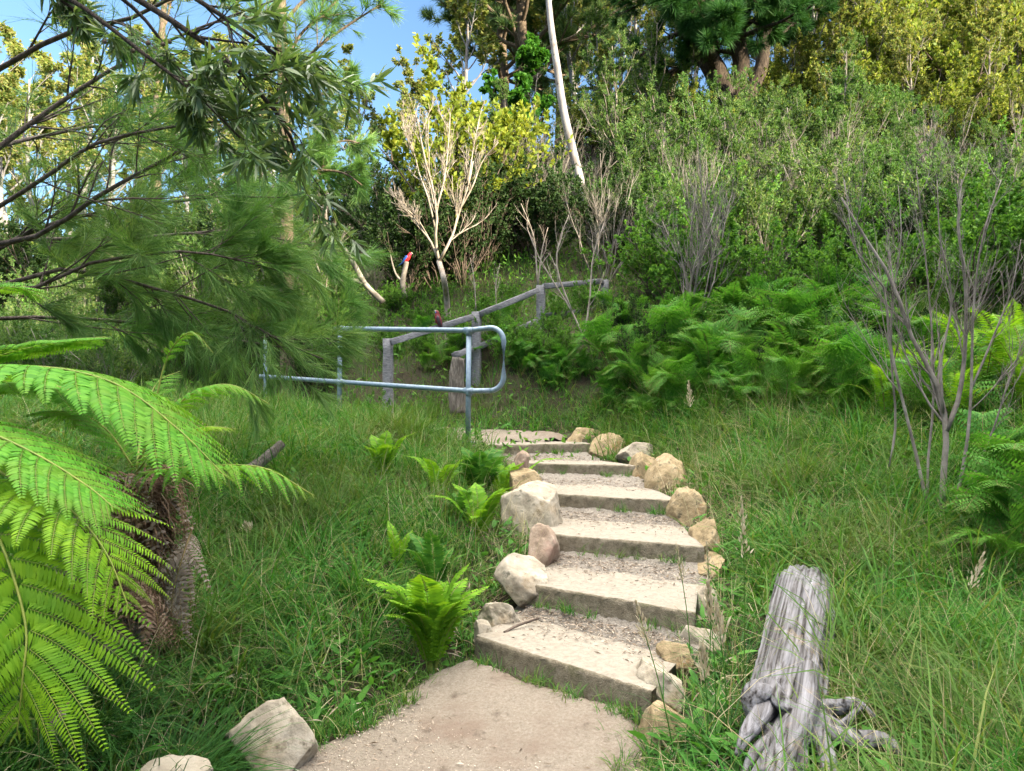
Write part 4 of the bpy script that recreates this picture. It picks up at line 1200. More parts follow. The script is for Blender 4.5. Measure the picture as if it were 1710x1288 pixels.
# dead fronds hanging round the trunk
r = np.random.default_rng(6)
for i in range(20):
    a = r.uniform(0, 6.28); top = P(228, 800 + r.uniform(-10, 60), 3.3) - base; L = r.uniform(.35, .75)
    out = np.array([math.cos(a), math.sin(a) - .25, 0]) * r.uniform(.10, .24)
    c = np.array([top, top + out * .8 + [0, 0, .02], top + out * 1.1 + [0, 0, -L * .5], top + out * 1.0 + [r.normal(0, .05), 0, -L]])
    g, s = Geo(), Geo()
    frond(g, s, r, c, 13, .13, droop=.9, nsub=8, subl=.24, subw=.10, stalk_r=.004, jit=.4)
    o = g.build('dead_frond', M['thatch'] if i % 3 else M['ash_frond'], t); s.build('stalk', M['rachis_b'], o)
# pale fallen dead fronds lying on the bank
for (pts, lab) in (([(322, 880, 3.35), (305, 930, 3.2), (290, 985, 3.15), (285, 1040, 3.1)], 'ashen dead fern frond hanging beside the thatched trunk'),
                   ([(120, 1170, 2.55), (80, 1200, 2.5), (50, 1240, 2.45), (30, 1290, 2.4)], 'ashen dead fern frond drooping below the big frond tip'),
                   ([(200, 900, 3.2), (215, 960, 3.1), (255, 1010, 3.05), (270, 1080, 3.0)], 'brown dead fern frond collapsed over the rotting log')):
    g, s = Geo(), Geo(); c = PS(pts); b = c[-1].copy()
    frond(g, s, r, c - b, 20, .15, droop=.8, nsub=11, subl=.24, subw=.09, jit=.35)
    t = thing('fallen_frond', lab, 'dead frond', tuple(b)); g.build('leaflets', M['ash_frond'] if 'ashen' in lab else M['thatch'], t); s.build('stalk', M['rachis_b'], t)

def sword_fern(px, py, d, n, L, mat, label, seed, lean=.45, wide=.13, group='sword ferns in the grass', px2=None):
    """Upright shuttlecock of simple-pinnate fronds."""
    r = np.random.default_rng(seed)
    b = P(px, py, d); b[2] = gz_at(b[0], b[1])[0]
    t = thing('sword_fern', label, 'fern', tuple(b), group)
    for i in range(n):
        a = 6.283 * i / n + r.normal(0, .3); l = L * r.uniform(.6, 1.1); ln = lean * r.uniform(.4, 1.3)
        o = np.array([math.cos(a), math.sin(a), 0])
        c = np.array([o * .02, o * l * ln * .35 + [0, 0, l * .4], o * l * ln * .8 + [0, 0, l * .75], o * l * ln * 1.5 + [0, 0, l * .98 - ln * l * .25]])
        g, s = Geo(), Geo()
        frond(g, s, r, c, 30, l * wide, ang=(1.35, 1.0), droop=.12, nsub=0, subw=.30, tmpl=LANCE, pin0=.14, stalk_r=.0032, upv=tuple(-o * .75 + np.array([0, 0, .66])))
        f = g.build('frond', M[mat], t); s.build('stalk', M['rachis'], f)
    return t
sword_fern(722, 1085, 3.75, 28, .56, 'sword', 'bright yellow-green sword fern at the end of the lowest step', 1, .40, .19)
sword_fern(728, 985, 4.45, 9, .46, 'sword_d', 'green sword fern just behind the bright yellow-green one', 2, .35, .17)
sword_fern(665, 960, 4.6, 5, .40, 'sword', 'small thin sword fern left in the grass with two upright fronds', 3, .2, .13)
sword_fern(640, 805, 6.3, 7, .60, 'sword', 'sword fern with broad upright fronds standing alone below the handrail', 4, .3, .19)
sword_fern(735, 815, 6.2, 6, .42, 'sword', 'yellowish little fern between the handrail post and the boulders', 5, .6, .2)
sword_fern(800, 838, 6.2, 15, .52, 'sword_d', 'dark leafy sword fern beside the topmost left boulders', 6, .5, .2)
sword_fern(840, 815, 6.25, 6, .50, 'sword', 'yellow-green fern leaning over the largest grey-cream boulder', 7, .7, .2)
sword_fern(800, 905, 5.3, 11, .44, 'sword', 'low bright fern in the grass below the largest grey-cream boulder', 8, .6, .2)
sword_fern(770, 870, 5.6, 8, .38, 'sword_d', 'small deep green fern in the grass uphill of the low bright one', 9, .6, .2)

# bracken prototypes and their copies on the bank
def bracken_proto(seed, mat, name, label, n=7, L=.8, wide=.34, K=9):
    r = np.random.default_rng(seed)
    t = thing(name, label, 'fern', (0, 0, 0), 'bracken ferns on the bank')
    g, s = Geo(), Geo()
    for i in range(n):
        a = 6.283 * i / n + r.normal(0, .45); l = L * r.uniform(.5, 1.25); o = np.array([math.cos(a), math.sin(a), 0]); ln = r.uniform(.25, 1.0)
        c = np.array([o * .03, o * l * .22 * ln + [0, 0, l * .45], o * l * .5 * ln + [0, 0, l * (.85 - .2 * ln)], o * l * .95 * ln + [0, 0, l * (1.15 - .75 * ln)]])
        frond(g, s, r, c, 13, l * wide, ang=(1.3, .7), droop=.25, nsub=K, subl=.30, subw=.10, tmpl=DIAMOND, pin0=.30, stalk_r=.004, jit=.15)
    g.build('fronds', mat, t); s.build('stalks', M['rachis_b'], t)
    return t
def sword_proto(seed, mat, label, n=11, L=.9):
    r = np.random.default_rng(seed)
    t = thing('bank_fern', label, 'fern', (0, 0, 0), 'tall sword ferns on the bank')
    g, s = Geo(), Geo()
    for i in range(n):
        a = 6.283 * i / n + r.normal(0, .3); l = L * r.uniform(.65, 1.1); ln = r.uniform(.25, .6); o = np.array([math.cos(a), math.sin(a), 0])
        c = np.array([o * .02, o * l * ln * .3 + [0, 0, l * .45], o * l * ln * .8 + [0, 0, l * .8], o * l * ln * 1.5 + [0, 0, l * (1.0 - ln * .25)]])
        frond(g, s, r, c, 34, l * .12, ang=(1.35, 1.0), droop=.15, nsub=0, subw=.24, tmpl=DIAMOND, pin0=.12, stalk_r=.004, upv=tuple(-o * .75 + np.array([0, 0, .66])))
    g.build('fronds', mat, t); s.build('stalks', M['rachis_b'], t)
    return t
# ------------------------------------------------------------------ shrubs and trees
class Spot:
    """Hands out the prototype first, then copies."""
    def __init__(s, protos): s.p = protos; s.used = [False] * len(protos); s.i = 0
    def __call__(s, loc, rz, sc, label=None, group=None, k=None):
        k = s.i % len(s.p) if k is None else k; s.i += 1
        if not s.used[k]:
            s.used[k] = True; o = s.p[k]; place_first(o, tuple(loc), rz, sc)
            if label: o['label'] = label
            if group: o['group'] = group
            return o
        return dup(s.p[k], tuple(loc), rz, sc, label, group)

def shrub(name, seed, label, cat, group, leafm, stemm, h=1.4, n=11, tmpl=DIAMOND, size=.03, width=.012, per=12, kids=(7, 6), spread=.55, up=.14, ang=.6, droop=.0, lr=(.55, .5), twigs=True, t0=.15, wob=.12, r0=.014):
    r = np.random.default_rng(seed)
    t = thing(name, label, cat, (0, 0, 0), group)
    a = r.uniform(0, 6.28, n); q = r.uniform(.0, 1, n) ** .7
    d = norm(np.stack([np.cos(a) * q * spread, np.sin(a) * q * spread, np.ones(n)], -1))
    b = np.stack([np.cos(a) * .06 * q, np.sin(a) * .06 * q, np.full(n, -.08)], -1)
    p = wander(r, b, d, h * r.uniform(.65, 1.05, n), 7, up * .4, wob)
    l0 = (p, np.linspace(1, .35, 8)[None] * r0 * r.uniform(.6, 1.1, n)[:, None])
    l1 = branch(r, l0, kids[0], .2, 1, lr[0], ang, up, 5, .6, wob)
    l2 = branch(r, l1, kids[1], .15, 1, lr[1], ang, up, 3, .6, wob, rmin=.0015)
    g = Geo(); tubes(g, *l0, 5); tubes(g, *l1, 4, cap=False)
    if twigs: tubes(g, *l2, 3, cap=False)
    g.build('stems', stemm, t)
    if leafm is not None:
        g = Geo()
        leaves(r, g, l2, per, tmpl, size, width, .8, droop, t0)
        leaves(r, g, l1, per // 2, tmpl, size, width, .8, droop, .4)
        g.build('foliage', leafm, t)
    return t

HG = 'shrubs in the thicket on the hillside'
heath = [shrub('heath_shrub', 300 + i, 'grey-green fine leaved heath shrub in the hillside thicket', 'shrub', HG, M['heath'], M['twig_grey'], 1.5, 12, DIAMOND, .055, .018, 16, (7, 6), .6) for i in range(3)]
greenb = [shrub('leafy_shrub', 320 + i, 'bright green leafy shrub above the bracken', 'shrub', 'bright green shrubs above the bracken', M['heath_g'], M['twig_brown'], 1.3, 12, OVAL, .045, .026, 13, (7, 6), .75) for i in range(3)]
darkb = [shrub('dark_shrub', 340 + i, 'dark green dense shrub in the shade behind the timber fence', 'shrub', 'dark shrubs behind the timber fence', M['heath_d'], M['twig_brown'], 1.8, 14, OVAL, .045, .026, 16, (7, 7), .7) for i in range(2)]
bare = [shrub('bare_shrub', 360 + i, 'leafless grey twiggy shrub standing in the hillside thicket', 'shrub', 'bare twiggy shrubs in the thicket', None, M['twig_grey'], 1.7, 9, kids=(9, 8), spread=.55, ang=.5, lr=(.5, .45), r0=.013) for i in range(3)]
golden = [shrub('golden_shrub', 380 + i, 'sunlit golden-green bush near the hilltop', 'shrub', 'sunlit golden bushes near the hilltop', M['wattle'], M['twig_brown'], 2.6, 13, OVAL, .085, .04, 15, (8, 7), .75, r0=.03) for i in range(2)]

# undergrowth over the whole hillside
g = Geo(); r = np.random.default_rng(400)
n = 70000
d = (8.0 ** 1.4 + r.uniform(0, 1, n) * (34 ** 1.4 - 8.0 ** 1.4)) ** (1 / 1.4); x = r.uniform(-.85, .85, n) * d
okk = polydist(x, d, UPPER) > .15; x, d = x[okk], d[okk]; n = len(x)
hh = r.uniform(0, 1, n) ** 1.5 * (.12 + .35 * (np.sin(x * 1.9) * np.sin(d * 1.5) * .5 + .5)) * smooth(d, 7.5, 11)
ax = norm(r.normal(0, .8, (n, 3)) + [0, 0, .5])
sz = r.uniform(.04, .12, n) * (.6 + d / 30)
put(g, LANCE, np.stack([x, d, hill(x, d) + hh], -1), ax, r.normal(size=(n, 3)), sz, sz * .35)
stuff(g.build('undergrowth', M['heath_g']))
g = Geo(); n = 48000
d = 8.0 + r.uniform(0, 1, n) ** 1.2 * 9; x = r.uniform(-.8, .8, n) * d
okk = (polydist(x, d, UPPER) > .05) & (polydist(x, d, STAIR) > .04) & ~inpoly(x, d, LANDING); x, d = x[okk], d[okk]; n = len(x)
blades(g, r, np.stack([x, d, hill(x, d) - .02], -1), r.uniform(.15, .55, n), r.uniform(.006, .012, n), np.abs(r.normal(.15, .3, n)), r.uniform(.2, 1.6, n), r.uniform(0, 6.28, n))
stuff(g.build('hillside_grass', M['grass']))

# --- bracken bank
r = np.random.default_rng(401)
br = Spot([bracken_proto(60 + i, M['bracken'], 'bracken_fern', 'green bracken fern on the bank above the steps') for i in range(4)])
SPOTS = []
for (x0, x1, y0, y1, n, s0, s1) in ((1010, 1250, 560, 650, 15, .7, 1.1), (1180, 1480, 560, 660, 18, .75, 1.15), (1380, 1720, 620, 720, 12, .6, .95), (860, 1010, 600, 690, 14, .35, .6), (620, 1000, 555, 640, 18, .35, .6), (980, 1130, 640, 705, 9, .35, .55), (1060, 1260, 640, 690, 16, .5, .85), (1240, 1460, 650, 705, 16, .55, .9), (1050, 1400, 520, 570, 9, .6, 1.0)):
    for _ in range(n):
        p = on_ground(r.uniform(x0, x1), r.uniform(y0, y1), 4.5)
        lab = 'green bracken fern on the bank above the steps' if x0 > 1000 else 'low bracken fern in the rough grass behind the landing'
        bo = br(p - np.array([0, 0, .04]), r.uniform(0, 6.28), r.uniform(s0, s1), lab, 'bracken ferns on the bank above the steps' if x0 > 1000 else 'low bracken behind the landing')
        bo.rotation_euler[0] = r.normal(.12, .22); bo.rotation_euler[1] = r.normal(0, .22)
for (px, py, d, s) in ((1660, 905, 4.2, .75), (1705, 860, 4.3, .8), (1690, 970, 3.9, .6), (1640, 830, 4.9, .7), (1740, 930, 3.9, .75)):
    p = P(px, py, d); p[2] = gz_at(p[0], p[1])[0]
    br(p, r.uniform(0, 6.28), s, 'lacy green bracken fern beside the foot of the bare grey shrub', 'bracken beside the foot of the bare shrub')
sw = Spot([sword_proto(70, M['sword'], 'tall yellow-green sword fern behind the bare grey shrub'), sword_proto(71, M['sword_d'], 'deep green sword fern rising out of the bracken')])
for (px, py, d, s, k) in ((1640, 700, 6.2, 1.15, 0), (1690, 690, 6.6, 1.2, 0), (1560, 715, 6.3, .9, 0), (1720, 720, 5.9, 1.1, 0), (1500, 690, 7.0, .8, 0),
                          (1400, 655, 7.8, 1.0, 1), (1285, 600, 8.8, 1.0, 1), (1440, 690, 7.2, .9, 1), (1340, 610, 8.6, 1.1, 1), (1140, 580, 9.8, 1.0, 1), (1460, 610, 8.4, 1.0, 1), (1080, 640, 9.1, .8, 1), (1190, 650, 8.5, .9, 1), (1240, 640, 8.5, .7, 1), (1330, 670, 7.9, .9, 1), (1390, 600, 8.8, 1.1, 1), (1530, 650, 7.6, 1.0, 1), (1220, 570, 9.6, 1.0, 1), (1480, 720, 6.5, .7, 0), (1600, 740, 5.9, .8, 0)):
    p = P(px, py, d); p[2] = hill(p[:1], p[1:2])[0] - .03
    sw(p, r.uniform(0, 6.28), s, 'tall yellow-green sword fern behind the bare grey shrub' if k == 0 else 'deep green sword fern rising out of the bracken', 'yellow-green sword ferns behind the bare shrub' if k == 0 else 'deep green sword ferns in the bracken', k)

# --- shrub thickets (zones of the hillside)
def zone(spot, n, x0, x1, y0, y1, s0, s1, seed, label, group, dmin=9.0):
    r = np.random.default_rng(seed)
    for _ in range(n):
        p = on_ground(r.uniform(x0, x1), r.uniform(y0, y1), dmin)
        s = r.uniform(s0, s1)
        spot(p, r.uniform(0, 6.28), (s * r.uniform(.85, 1.2), s * r.uniform(.85, 1.2), s), label, group)
SH, SG, SD, SB, SY = Spot(heath), Spot(greenb), Spot(darkb), Spot(bare), Spot(golden)
zone(SG, 26, 1060, 1740, 430, 560, .8, 1.25, 1, 'bright green leafy shrub above the bracken', 'bright green shrubs above the bracken')
zone(SH, 20, 1000, 1740, 380, 480, .9, 1.3, 2, 'grey-green heath shrub midway up the hillside beyond the bracken', 'heath shrubs midway up the hillside')
zone(SH, 19, 1020, 1500, 300, 400, .9, 1.7, 3, 'tall grey-green heath shrub high on the hillside below the pines', 'heath shrubs high on the hillside')
zone(SH, 6, 960, 1130, 200, 290, 1.1, 1.6, 4, 'heath shrub on the skyline below the big dark pine', 'heath shrubs on the skyline')
zone(SB, 8, 860, 1200, 340, 480, .9, 1.5, 5, 'leafless grey twiggy shrub beside the leaning white trunk', 'bare shrubs beside the white trunk')
zone(SB, 13, 1150, 1740, 300, 560, .9, 1.5, 6, 'leafless grey twiggy shrub among the green bushes on the hillside', 'bare shrubs among the green bushes')
zone(SB, 7, 790, 960, 280, 420, 1.0, 1.6, 7, 'leafless brownish thicket shrub between the dead pale tree and the white trunk', 'bare shrubs uphill of the dead pale tree')
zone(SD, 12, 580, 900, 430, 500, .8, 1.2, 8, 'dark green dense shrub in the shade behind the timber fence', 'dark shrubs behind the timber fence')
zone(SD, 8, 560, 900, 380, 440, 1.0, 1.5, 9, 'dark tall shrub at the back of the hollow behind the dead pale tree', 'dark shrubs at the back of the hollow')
zone(SG, 24, 600, 1000, 500, 615, .28, .5, 10, 'low bright green bush growing along the timber fence', 'low green bushes along the fence')
for (px, py, d, s_) in ((640, 640, 9.75, .34), (690, 640, 9.9, .28), (615, 640, 9.9, .3), (720, 640, 10.2, .25)):
    p = P(px, py, d); p[2] = hill(p[:1], p[1:2])[0]
    SG(p, px * .1, s_, 'low bright green bush growing along the timber fence', 'low green bushes along the fence')
zone(SB, 3, 610, 720, 480, 530, .55, .8, 11, 'low tangle of bare grey twigs behind the timber fence', 'bare tangles behind the fence')
zone(SG, 5, 480, 600, 540, 590, .5, .8, 12, 'mid green bush beside the far end of the handrail', 'green bushes at the far end of the handrail', 10)
zone(SH, 26, 60, 560, 500, 585, .8, 1.3, 13, 'heath shrub on the level ground beyond the handrail', 'heath shrubs beyond the handrail', 11)
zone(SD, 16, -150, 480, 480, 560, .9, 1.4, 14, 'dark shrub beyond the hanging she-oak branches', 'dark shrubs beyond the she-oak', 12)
for i, (px, py, d, s) in enumerate(((1450, 190, 21.5, 1.35), (1540, 170, 20.5, 1.35), (1630, 190, 20, 1.5), (1720, 200, 19.5, 1.5), (1390, 230, 20.5, .9), (1490, 250, 19.5, 1.05), (1580, 260, 19, 1.15), (1680, 280, 18, 1.2), (1330, 240, 23, .9), (1280, 250, 23, .7), (1500, 110, 24, 1.7), (1600, 110, 23, 1.8), (1700, 110, 22.5, 1.9), (1800, 190, 20, 1.5), (1420, 150, 25, 1.3), (1740, 300, 16.5, 1.0), (1440, 280, 18.5, .8), (1520, 300, 17.5, .8), (1600, 310, 17, .8), (1660, 320, 16.5, .75), (1560, 280, 18, .9))):
    p = P(px, py, d); p[2] = hill(p[:1], p[1:2])[0]
    SY(p, i * 1.3, s, 'sunlit golden-green bush on the hilltop under the pines', 'sunlit golden bushes on the hilltop')
for i, (px, py, d, s) in enumerate(((40, 500, 24, .9), (-60, 500, 22, 1.0), (130, 500, 27, .9), (290, 480, 24, .9), (330, 470, 27, 1.0), (210, 480, 30, 1.1), (400, 450, 30, 1.1), (500, 440, 32, 1.1), (0, 480, 32, 1.2), (90, 470, 36, 1.3), (370, 440, 36, 1.3))):
    p = P(px, py, d); p[2] = hill(p[:1], p[1:2])[0]
    SY(p, i * 1.9, s, 'sunlit golden bush far beyond the hanging she-oak', 'sunlit golden bushes beyond the she-oak')
zone(SY, 30, 960, 1740, 215, 340, .35, .85, 21, 'small golden-green bush among the heath below the skyline', 'small golden bushes below the skyline')
zone(SG, 21, 1020, 1740, 250, 400, .7, 1.4, 22, 'fresh green bush scattered among the grey heath on the hillside', 'fresh green bushes among the heath')
p = on_ground(775, 455, 12); SYB = shrub('golden_bush', 390, 'golden round-leaved bush glowing behind the dead pale tree', 'shrub', None, M['yellow'], M['twig_brown'], 3.6, 16, OVAL, .10, .06, 13, (8, 7), .42, r0=.03); place_first(SYB, tuple(P(765, 455, 14.6)), 0, 1.0)
SYB.location.z = hill([SYB.location.x], [SYB.location.y])[0]

# --- dead pale tree
r = np.random.default_rng(500)
t = thing('dead_tree', 'dead pale leafless tree with fine upswept branches behind the handrail', 'tree', tuple(P(748, 570, 11.2)))
base = np.array(t.location); D = 11.4
def line(px, n=4, d=D): return smoothpath(PS([(a, b, d + (a * 7 % 13 - 6) * .04) for a, b in px]) - base, n)
def res(c, n): return np.stack([np.interp(np.linspace(0, 1, n), np.linspace(0, 1, len(c)), c[:, i]) for i in range(3)], -1)
tr = line([(748, 585), (748, 545), (746, 500), (741, 465), (733, 437)], 5)
g = Geo(); tubes(g, tr, np.linspace(.050, .040, len(tr)), 12); g.build('trunk', M['twig_pale'], t, True)
mains = [[(733, 437), (720, 405), (705, 385), (690, 362), (668, 335)], [(733, 437), (727, 400), (730, 360), (722, 310), (708, 260), (698, 200)], [(733, 437), (745, 415), (757, 390), (768, 350), (782, 310), (790, 270)],
         [(727, 385), (715, 330), (700, 290), (690, 250), (672, 210)], [(768, 350), (790, 310), (805, 270), (832, 238)], [(730, 345), (742, 300), (748, 250), (752, 190)], [(782, 310), (790, 250), (800, 200)], [(720, 405), (700, 370), (680, 350), (655, 325)]]
l0 = (np.stack([res(line(m), 9) for m in mains]), np.linspace(1, .4, 9)[None] * np.array([.021, .026, .025, .015, .015, .015, .013, .012])[:, None])
l1 = branch(r, l0, 9, .2, 1, .42, .5, .12, 5, .55, .10); l2 = branch(r, l1, 6, .15, 1, .5, .5, .12, 4, .6, .10, rmin=.004); l3 = branch(r, l2, 5, .3, 1, .55, .5, .1, 3, .7, .1, rmin=.0028)
g = Geo(); tubes(g, *l0, 7); tubes(g, *l1, 5); g.build('branches', M['twig_pale'], t, True)
g = Geo(); tubes(g, *l2, 4, cap=False); tubes(g, *l3, 3, cap=False); g.build('twigs', M['twig_pale'], t)

# small bare saplings by the fence
def bare_tree(px, d, seed, label, name='bare_sapling', mat='twig_pale', kids=(6, 5), th=.016):
    r = np.random.default_rng(seed)
    L = [res(smoothpath(PS([(a, b, d) for a, b in m]), 4), 9) for m in px]
    b = L[0][0].copy()
    t = thing(name, label, 'sapling', tuple(b))
    l0 = (np.stack(L) - b, np.linspace(1, .4, 9)[None] * np.full(len(L), th)[:, None])
    l1 = branch(r, l0, kids[0], .25, 1, .4, .55, .1, 5, .55, .1); l2 = branch(r, l1, kids[1], .2, 1, .5, .55, .1, 3, .6, .1, rmin=.002)
    g = Geo(); tubes(g, *l0, 7); g.build('stems', M[mat], t, True)
    g = Geo(); tubes(g, *l1, 4, cap=False); tubes(g, *l2, 3, cap=False); g.build('twigs', M[mat], t)
    return t
bare_tree([[(975, 565), (955, 520), (930, 480), (900, 430), (880, 380)], [(975, 565), (985, 500), (990, 430), (1010, 370)], [(955, 520), (930, 450), (935, 400), (950, 360)]], 10.6, 1, 'bare pale sapling with crossing stems in front of the upper fence post')
bare_tree([[(898, 480), (895, 430), (890, 390), (870, 340)], [(898, 480), (905, 420), (915, 380)]], 12.6, 2, 'thin bare sapling rising behind the upper fence post')
bare_tree([[(795, 520), (792, 470), (785, 430)], [(830, 520), (828, 480), (835, 440)]], 11.6, 3, 'thin dry stems above the middle fence post', th=.01)
bare_tree([[(540, 470), (525, 430), (522, 400), (530, 370)], [(540, 470), (560, 420), (575, 390)], [(545, 480), (548, 410), (545, 350)]], 12.5, 4, 'grey twiggy sapling at the edge of the she-oak foliage', kids=(9, 7), th=.012)

# the bare grey shrub on the bank
r = np.random.default_rng(510)
D = 4.75
t = thing('grey_shrub', 'large bare grey shrub with many upright stems on the grassy bank', 'shrub', tuple(P(1572, 890, D)))
base = np.array(t.location)
def line2(px): return res(smoothpath(PS([(a, b, D + dd) for a, b, dd in px]) - base, 5), 13)
st = [[(1572, 900, 0), (1575, 800, 0), (1580, 720, 0), (1565, 640, .05), (1525, 570, .1), (1490, 470, .15), (1440, 390, .2), (1405, 330, .2)],
      [(1580, 720, 0), (1602, 660, 0), (1612, 570, 0), (1612, 470, -.05), (1600, 380, -.1), (1606, 300, -.1)],
      [(1560, 900, 0), (1530, 760, .1), (1500, 640, .1), (1484, 560, .1), (1476, 480, .1), (1430, 420, .1), (1410, 300, .1)],
      [(1560, 900, .1), (1548, 800, .1), (1560, 650, .15), (1552, 500, .2), (1540, 380, .2), (1530, 280, .2)],
      [(1585, 890, 0), (1612, 760, -.1), (1622, 650, -.1), (1625, 520, -.15), (1640, 400, -.2), (1672, 300, -.2)],
      [(1486, 780, .2), (1496, 700, .2), (1488, 600, .2), (1490, 500, .2), (1505, 400, .2), (1500, 310, .2)],
      [(1622, 650, -.1), (1660, 560, -.1), (1690, 480, -.1), (1705, 400, -.1)],
      [(1575, 690, 0), (1572, 600, 0), (1590, 500, 0), (1570, 400, 0), (1565, 300, 0)],
      [(1580, 890, 0), (1650, 740, -.1), (1690, 620, -.15), (1730, 520, -.2)]]
l0 = (np.stack([line2(s) for s in st]), np.linspace(1, .28, 13)[None] * np.array([.022, .017, .012, .010, .012, .009, .008, .009, .008])[:, None])
l1 = branch(r, l0, 11, .3, 1, .36, .45, .14, 6, .5, .07); l2 = branch(r, l1, 12, .15, 1, .5, .5, .1, 4, .6, .08, rmin=.0013)
g = Geo(); tubes(g, *l0, 9); g.build('stems', M['twig_grey'], t, True)
g = Geo(); tubes(g, *l1, 5, cap=False); tubes(g, *l2, 3, cap=False); g.build('twigs', M['twig_grey'], t)

# --- tall trees
def crown_branches(r, trunk, rad, n, t0, lr, ang, up, wob=.12):
    return branch(r, (trunk[None], rad[None]), n, t0, 1, lr, ang, up, 7, .5, wob, tl=.55)
PT = [tuft(16, np.random.default_rng(900 + i), 1.0, .028) for i in range(3)]

def pine(name, seed, label, group, h, spread=.34, tufts=7, mat='pine_needle', bark='bark_brown', t0=.25, size=.42, n=46, ns=7, up=.05):
    r = np.random.default_rng(seed)
    t = thing(name, label, 'tree', (0, 0, 0), group)
    tr = wander(r, np.array([[0, 0, -.3]]), np.array([[0, 0, 1.0]]), h, 12, .25, .045)[0]
    rd = np.linspace(h * .021, h * .003, 13)
    l1 = crown_branches(r, tr, rd, n, t0, spread, 1.25, .06)
    l2 = branch(r, l1, ns, .3, 1, .42, .7, .10, 4, .55, .14, flat=.35)
    l3 = branch(r, l2, 4, .3, 1, .5, .6, .12, 3, .6, .1)
    g = Geo(); tubes(g, tr, rd, 12); g.build('trunk', M[bark], t, True)
    g = Geo(); tubes(g, *l1, 6, cap=False); tubes(g, *l2, 4, cap=False); g.build('branches', M[bark], t, True)
    g = Geo()
    for i, tm in enumerate(PT):
        for lv, per in ((l3, tufts), (l2, 2)):
            sel = np.arange(len(lv[0])) % 3 == i
            leaves(r, g, (lv[0][sel], lv[1][sel]), per, tm, size, None, .45, -.15, .35, 1.0, .3)
    g.build('crown', M[mat], t)
    return t

def gum(name, seed, label, group, h, mat='gum_leaf', bark='bark_white', t0=.4, n=16, size=.13, width=.05, per=9, spread=.36, lean=(0, 0), kids=(7, 6), tmpl=LANCE, droop=.7):
    r = np.random.default_rng(seed)
    t = thing(name, label, 'tree', (0, 0, 0), group)
    tr = wander(r, np.array([[0, 0, -.3]]), np.array([[lean[0], lean[1], 1.0]]), h, 12, .15, .06)[0]
    rd = np.linspace(h * .016, h * .003, 13)
    l1 = crown_branches(r, tr, rd, n, t0, spread, .7, .12)
    l2 = branch(r, l1, kids[0], .35, 1, .45, .65, .1, 5, .55, .15)
    l3 = branch(r, l2, kids[1], .3, 1, .5, .6, .05, 4, .6, .15)
    g = Geo(); tubes(g, tr, rd, 12); g.build('trunk', M[bark], t, True)
    g = Geo(); tubes(g, *l1, 6, cap=False); tubes(g, *l2, 4, cap=False); tubes(g, *l3, 3, cap=False); g.build('branches', M[bark], t, True)
    g = Geo(); leaves(r, g, l3, per, tmpl, size, width, .7, droop, .2); leaves(r, g, l2, 4, tmpl, size, width, .7, droop, .5)
    g.build('crown', M[mat], t)
    return t

def plant(o, px, py, d, rz=0, sc=1.0):
    p = P(px, py, d); p[2] = hill(p[:1], p[1:2])[0] - .1
    place_first(o, tuple(p), rz, sc)
    return o

# big dark pine with a forked leaning trunk at the top
r = np.random.default_rng(600); D = 20.5
bp = P(1222, 215, D); bp[2] = hill(bp[:1], bp[1:2])[0] - .3
t = thing('forked_pine', 'big dark pine with a thick forked trunk on the hilltop', 'tree', tuple(bp))
def line3(px, n=11): return res(smoothpath(PS([(a, b, D + dd) for a, b, dd in px]) - bp, 5), n)
low = line3([(1222, 230, 0), (1215, 190, 0), (1205, 150, 0)], 5)
stems = [line3([(1212, 165, 0), (1195, 120, 0), (1165, 70, .2), (1138, 20, .5), (1115, -40, .8), (1105, -120, 1)]), line3([(1222, 165, 0), (1238, 110, -.2), (1232, 60, -.5), (1248, 0, -.8), (1265, -80, -1)]),
         line3([(1240, 175, .3), (1270, 120, .6), (1280, 40, .8), (1300, -30, 1), (1310, -120, 1.2)]), line3([(1200, 125, 0), (1180, 60, -1), (1195, 10, -1.6), (1200, -60, -2.0)])]
srad = np.array([.34, .27, .22, .16])
g = Geo(); tubes(g, low, np.linspace(.46, .36, 5), 14)
for s, q in zip(stems, srad): tubes(g, s, np.linspace(q, q * .55, 11), 12)
g.build('trunk', M['bark_dark'], t, True)
l0 = (np.stack(stems), srad[:, None] * np.linspace(1, .55, 11)[None])
l1 = branch(r, l0, 15, .35, 1, .55, 1.2, .0, 7, .35, .14, tl=.1); l2 = branch(r, l1, 8, .3, 1, .40, .7, .06, 4, .5, .14); l3 = branch(r, l2, 4, .3, 1, .5, .6, .1, 3, .6, .1)
g = Geo(); tubes(g, *l1, 7, cap=False); tubes(g, *l2, 4, cap=False); g.build('branches', M['bark_dark'], t, True)
g = Geo()
for i, tm in enumerate(PT):
    sel = np.arange(len(l3[0])) % 3 == i
    leaves(r, g, (l3[0][sel], l3[1][sel]), 7, tm, .30, None, .45, -.1, .3, 1.0, .3)
g.build('crown', M['pine_needle'], t)

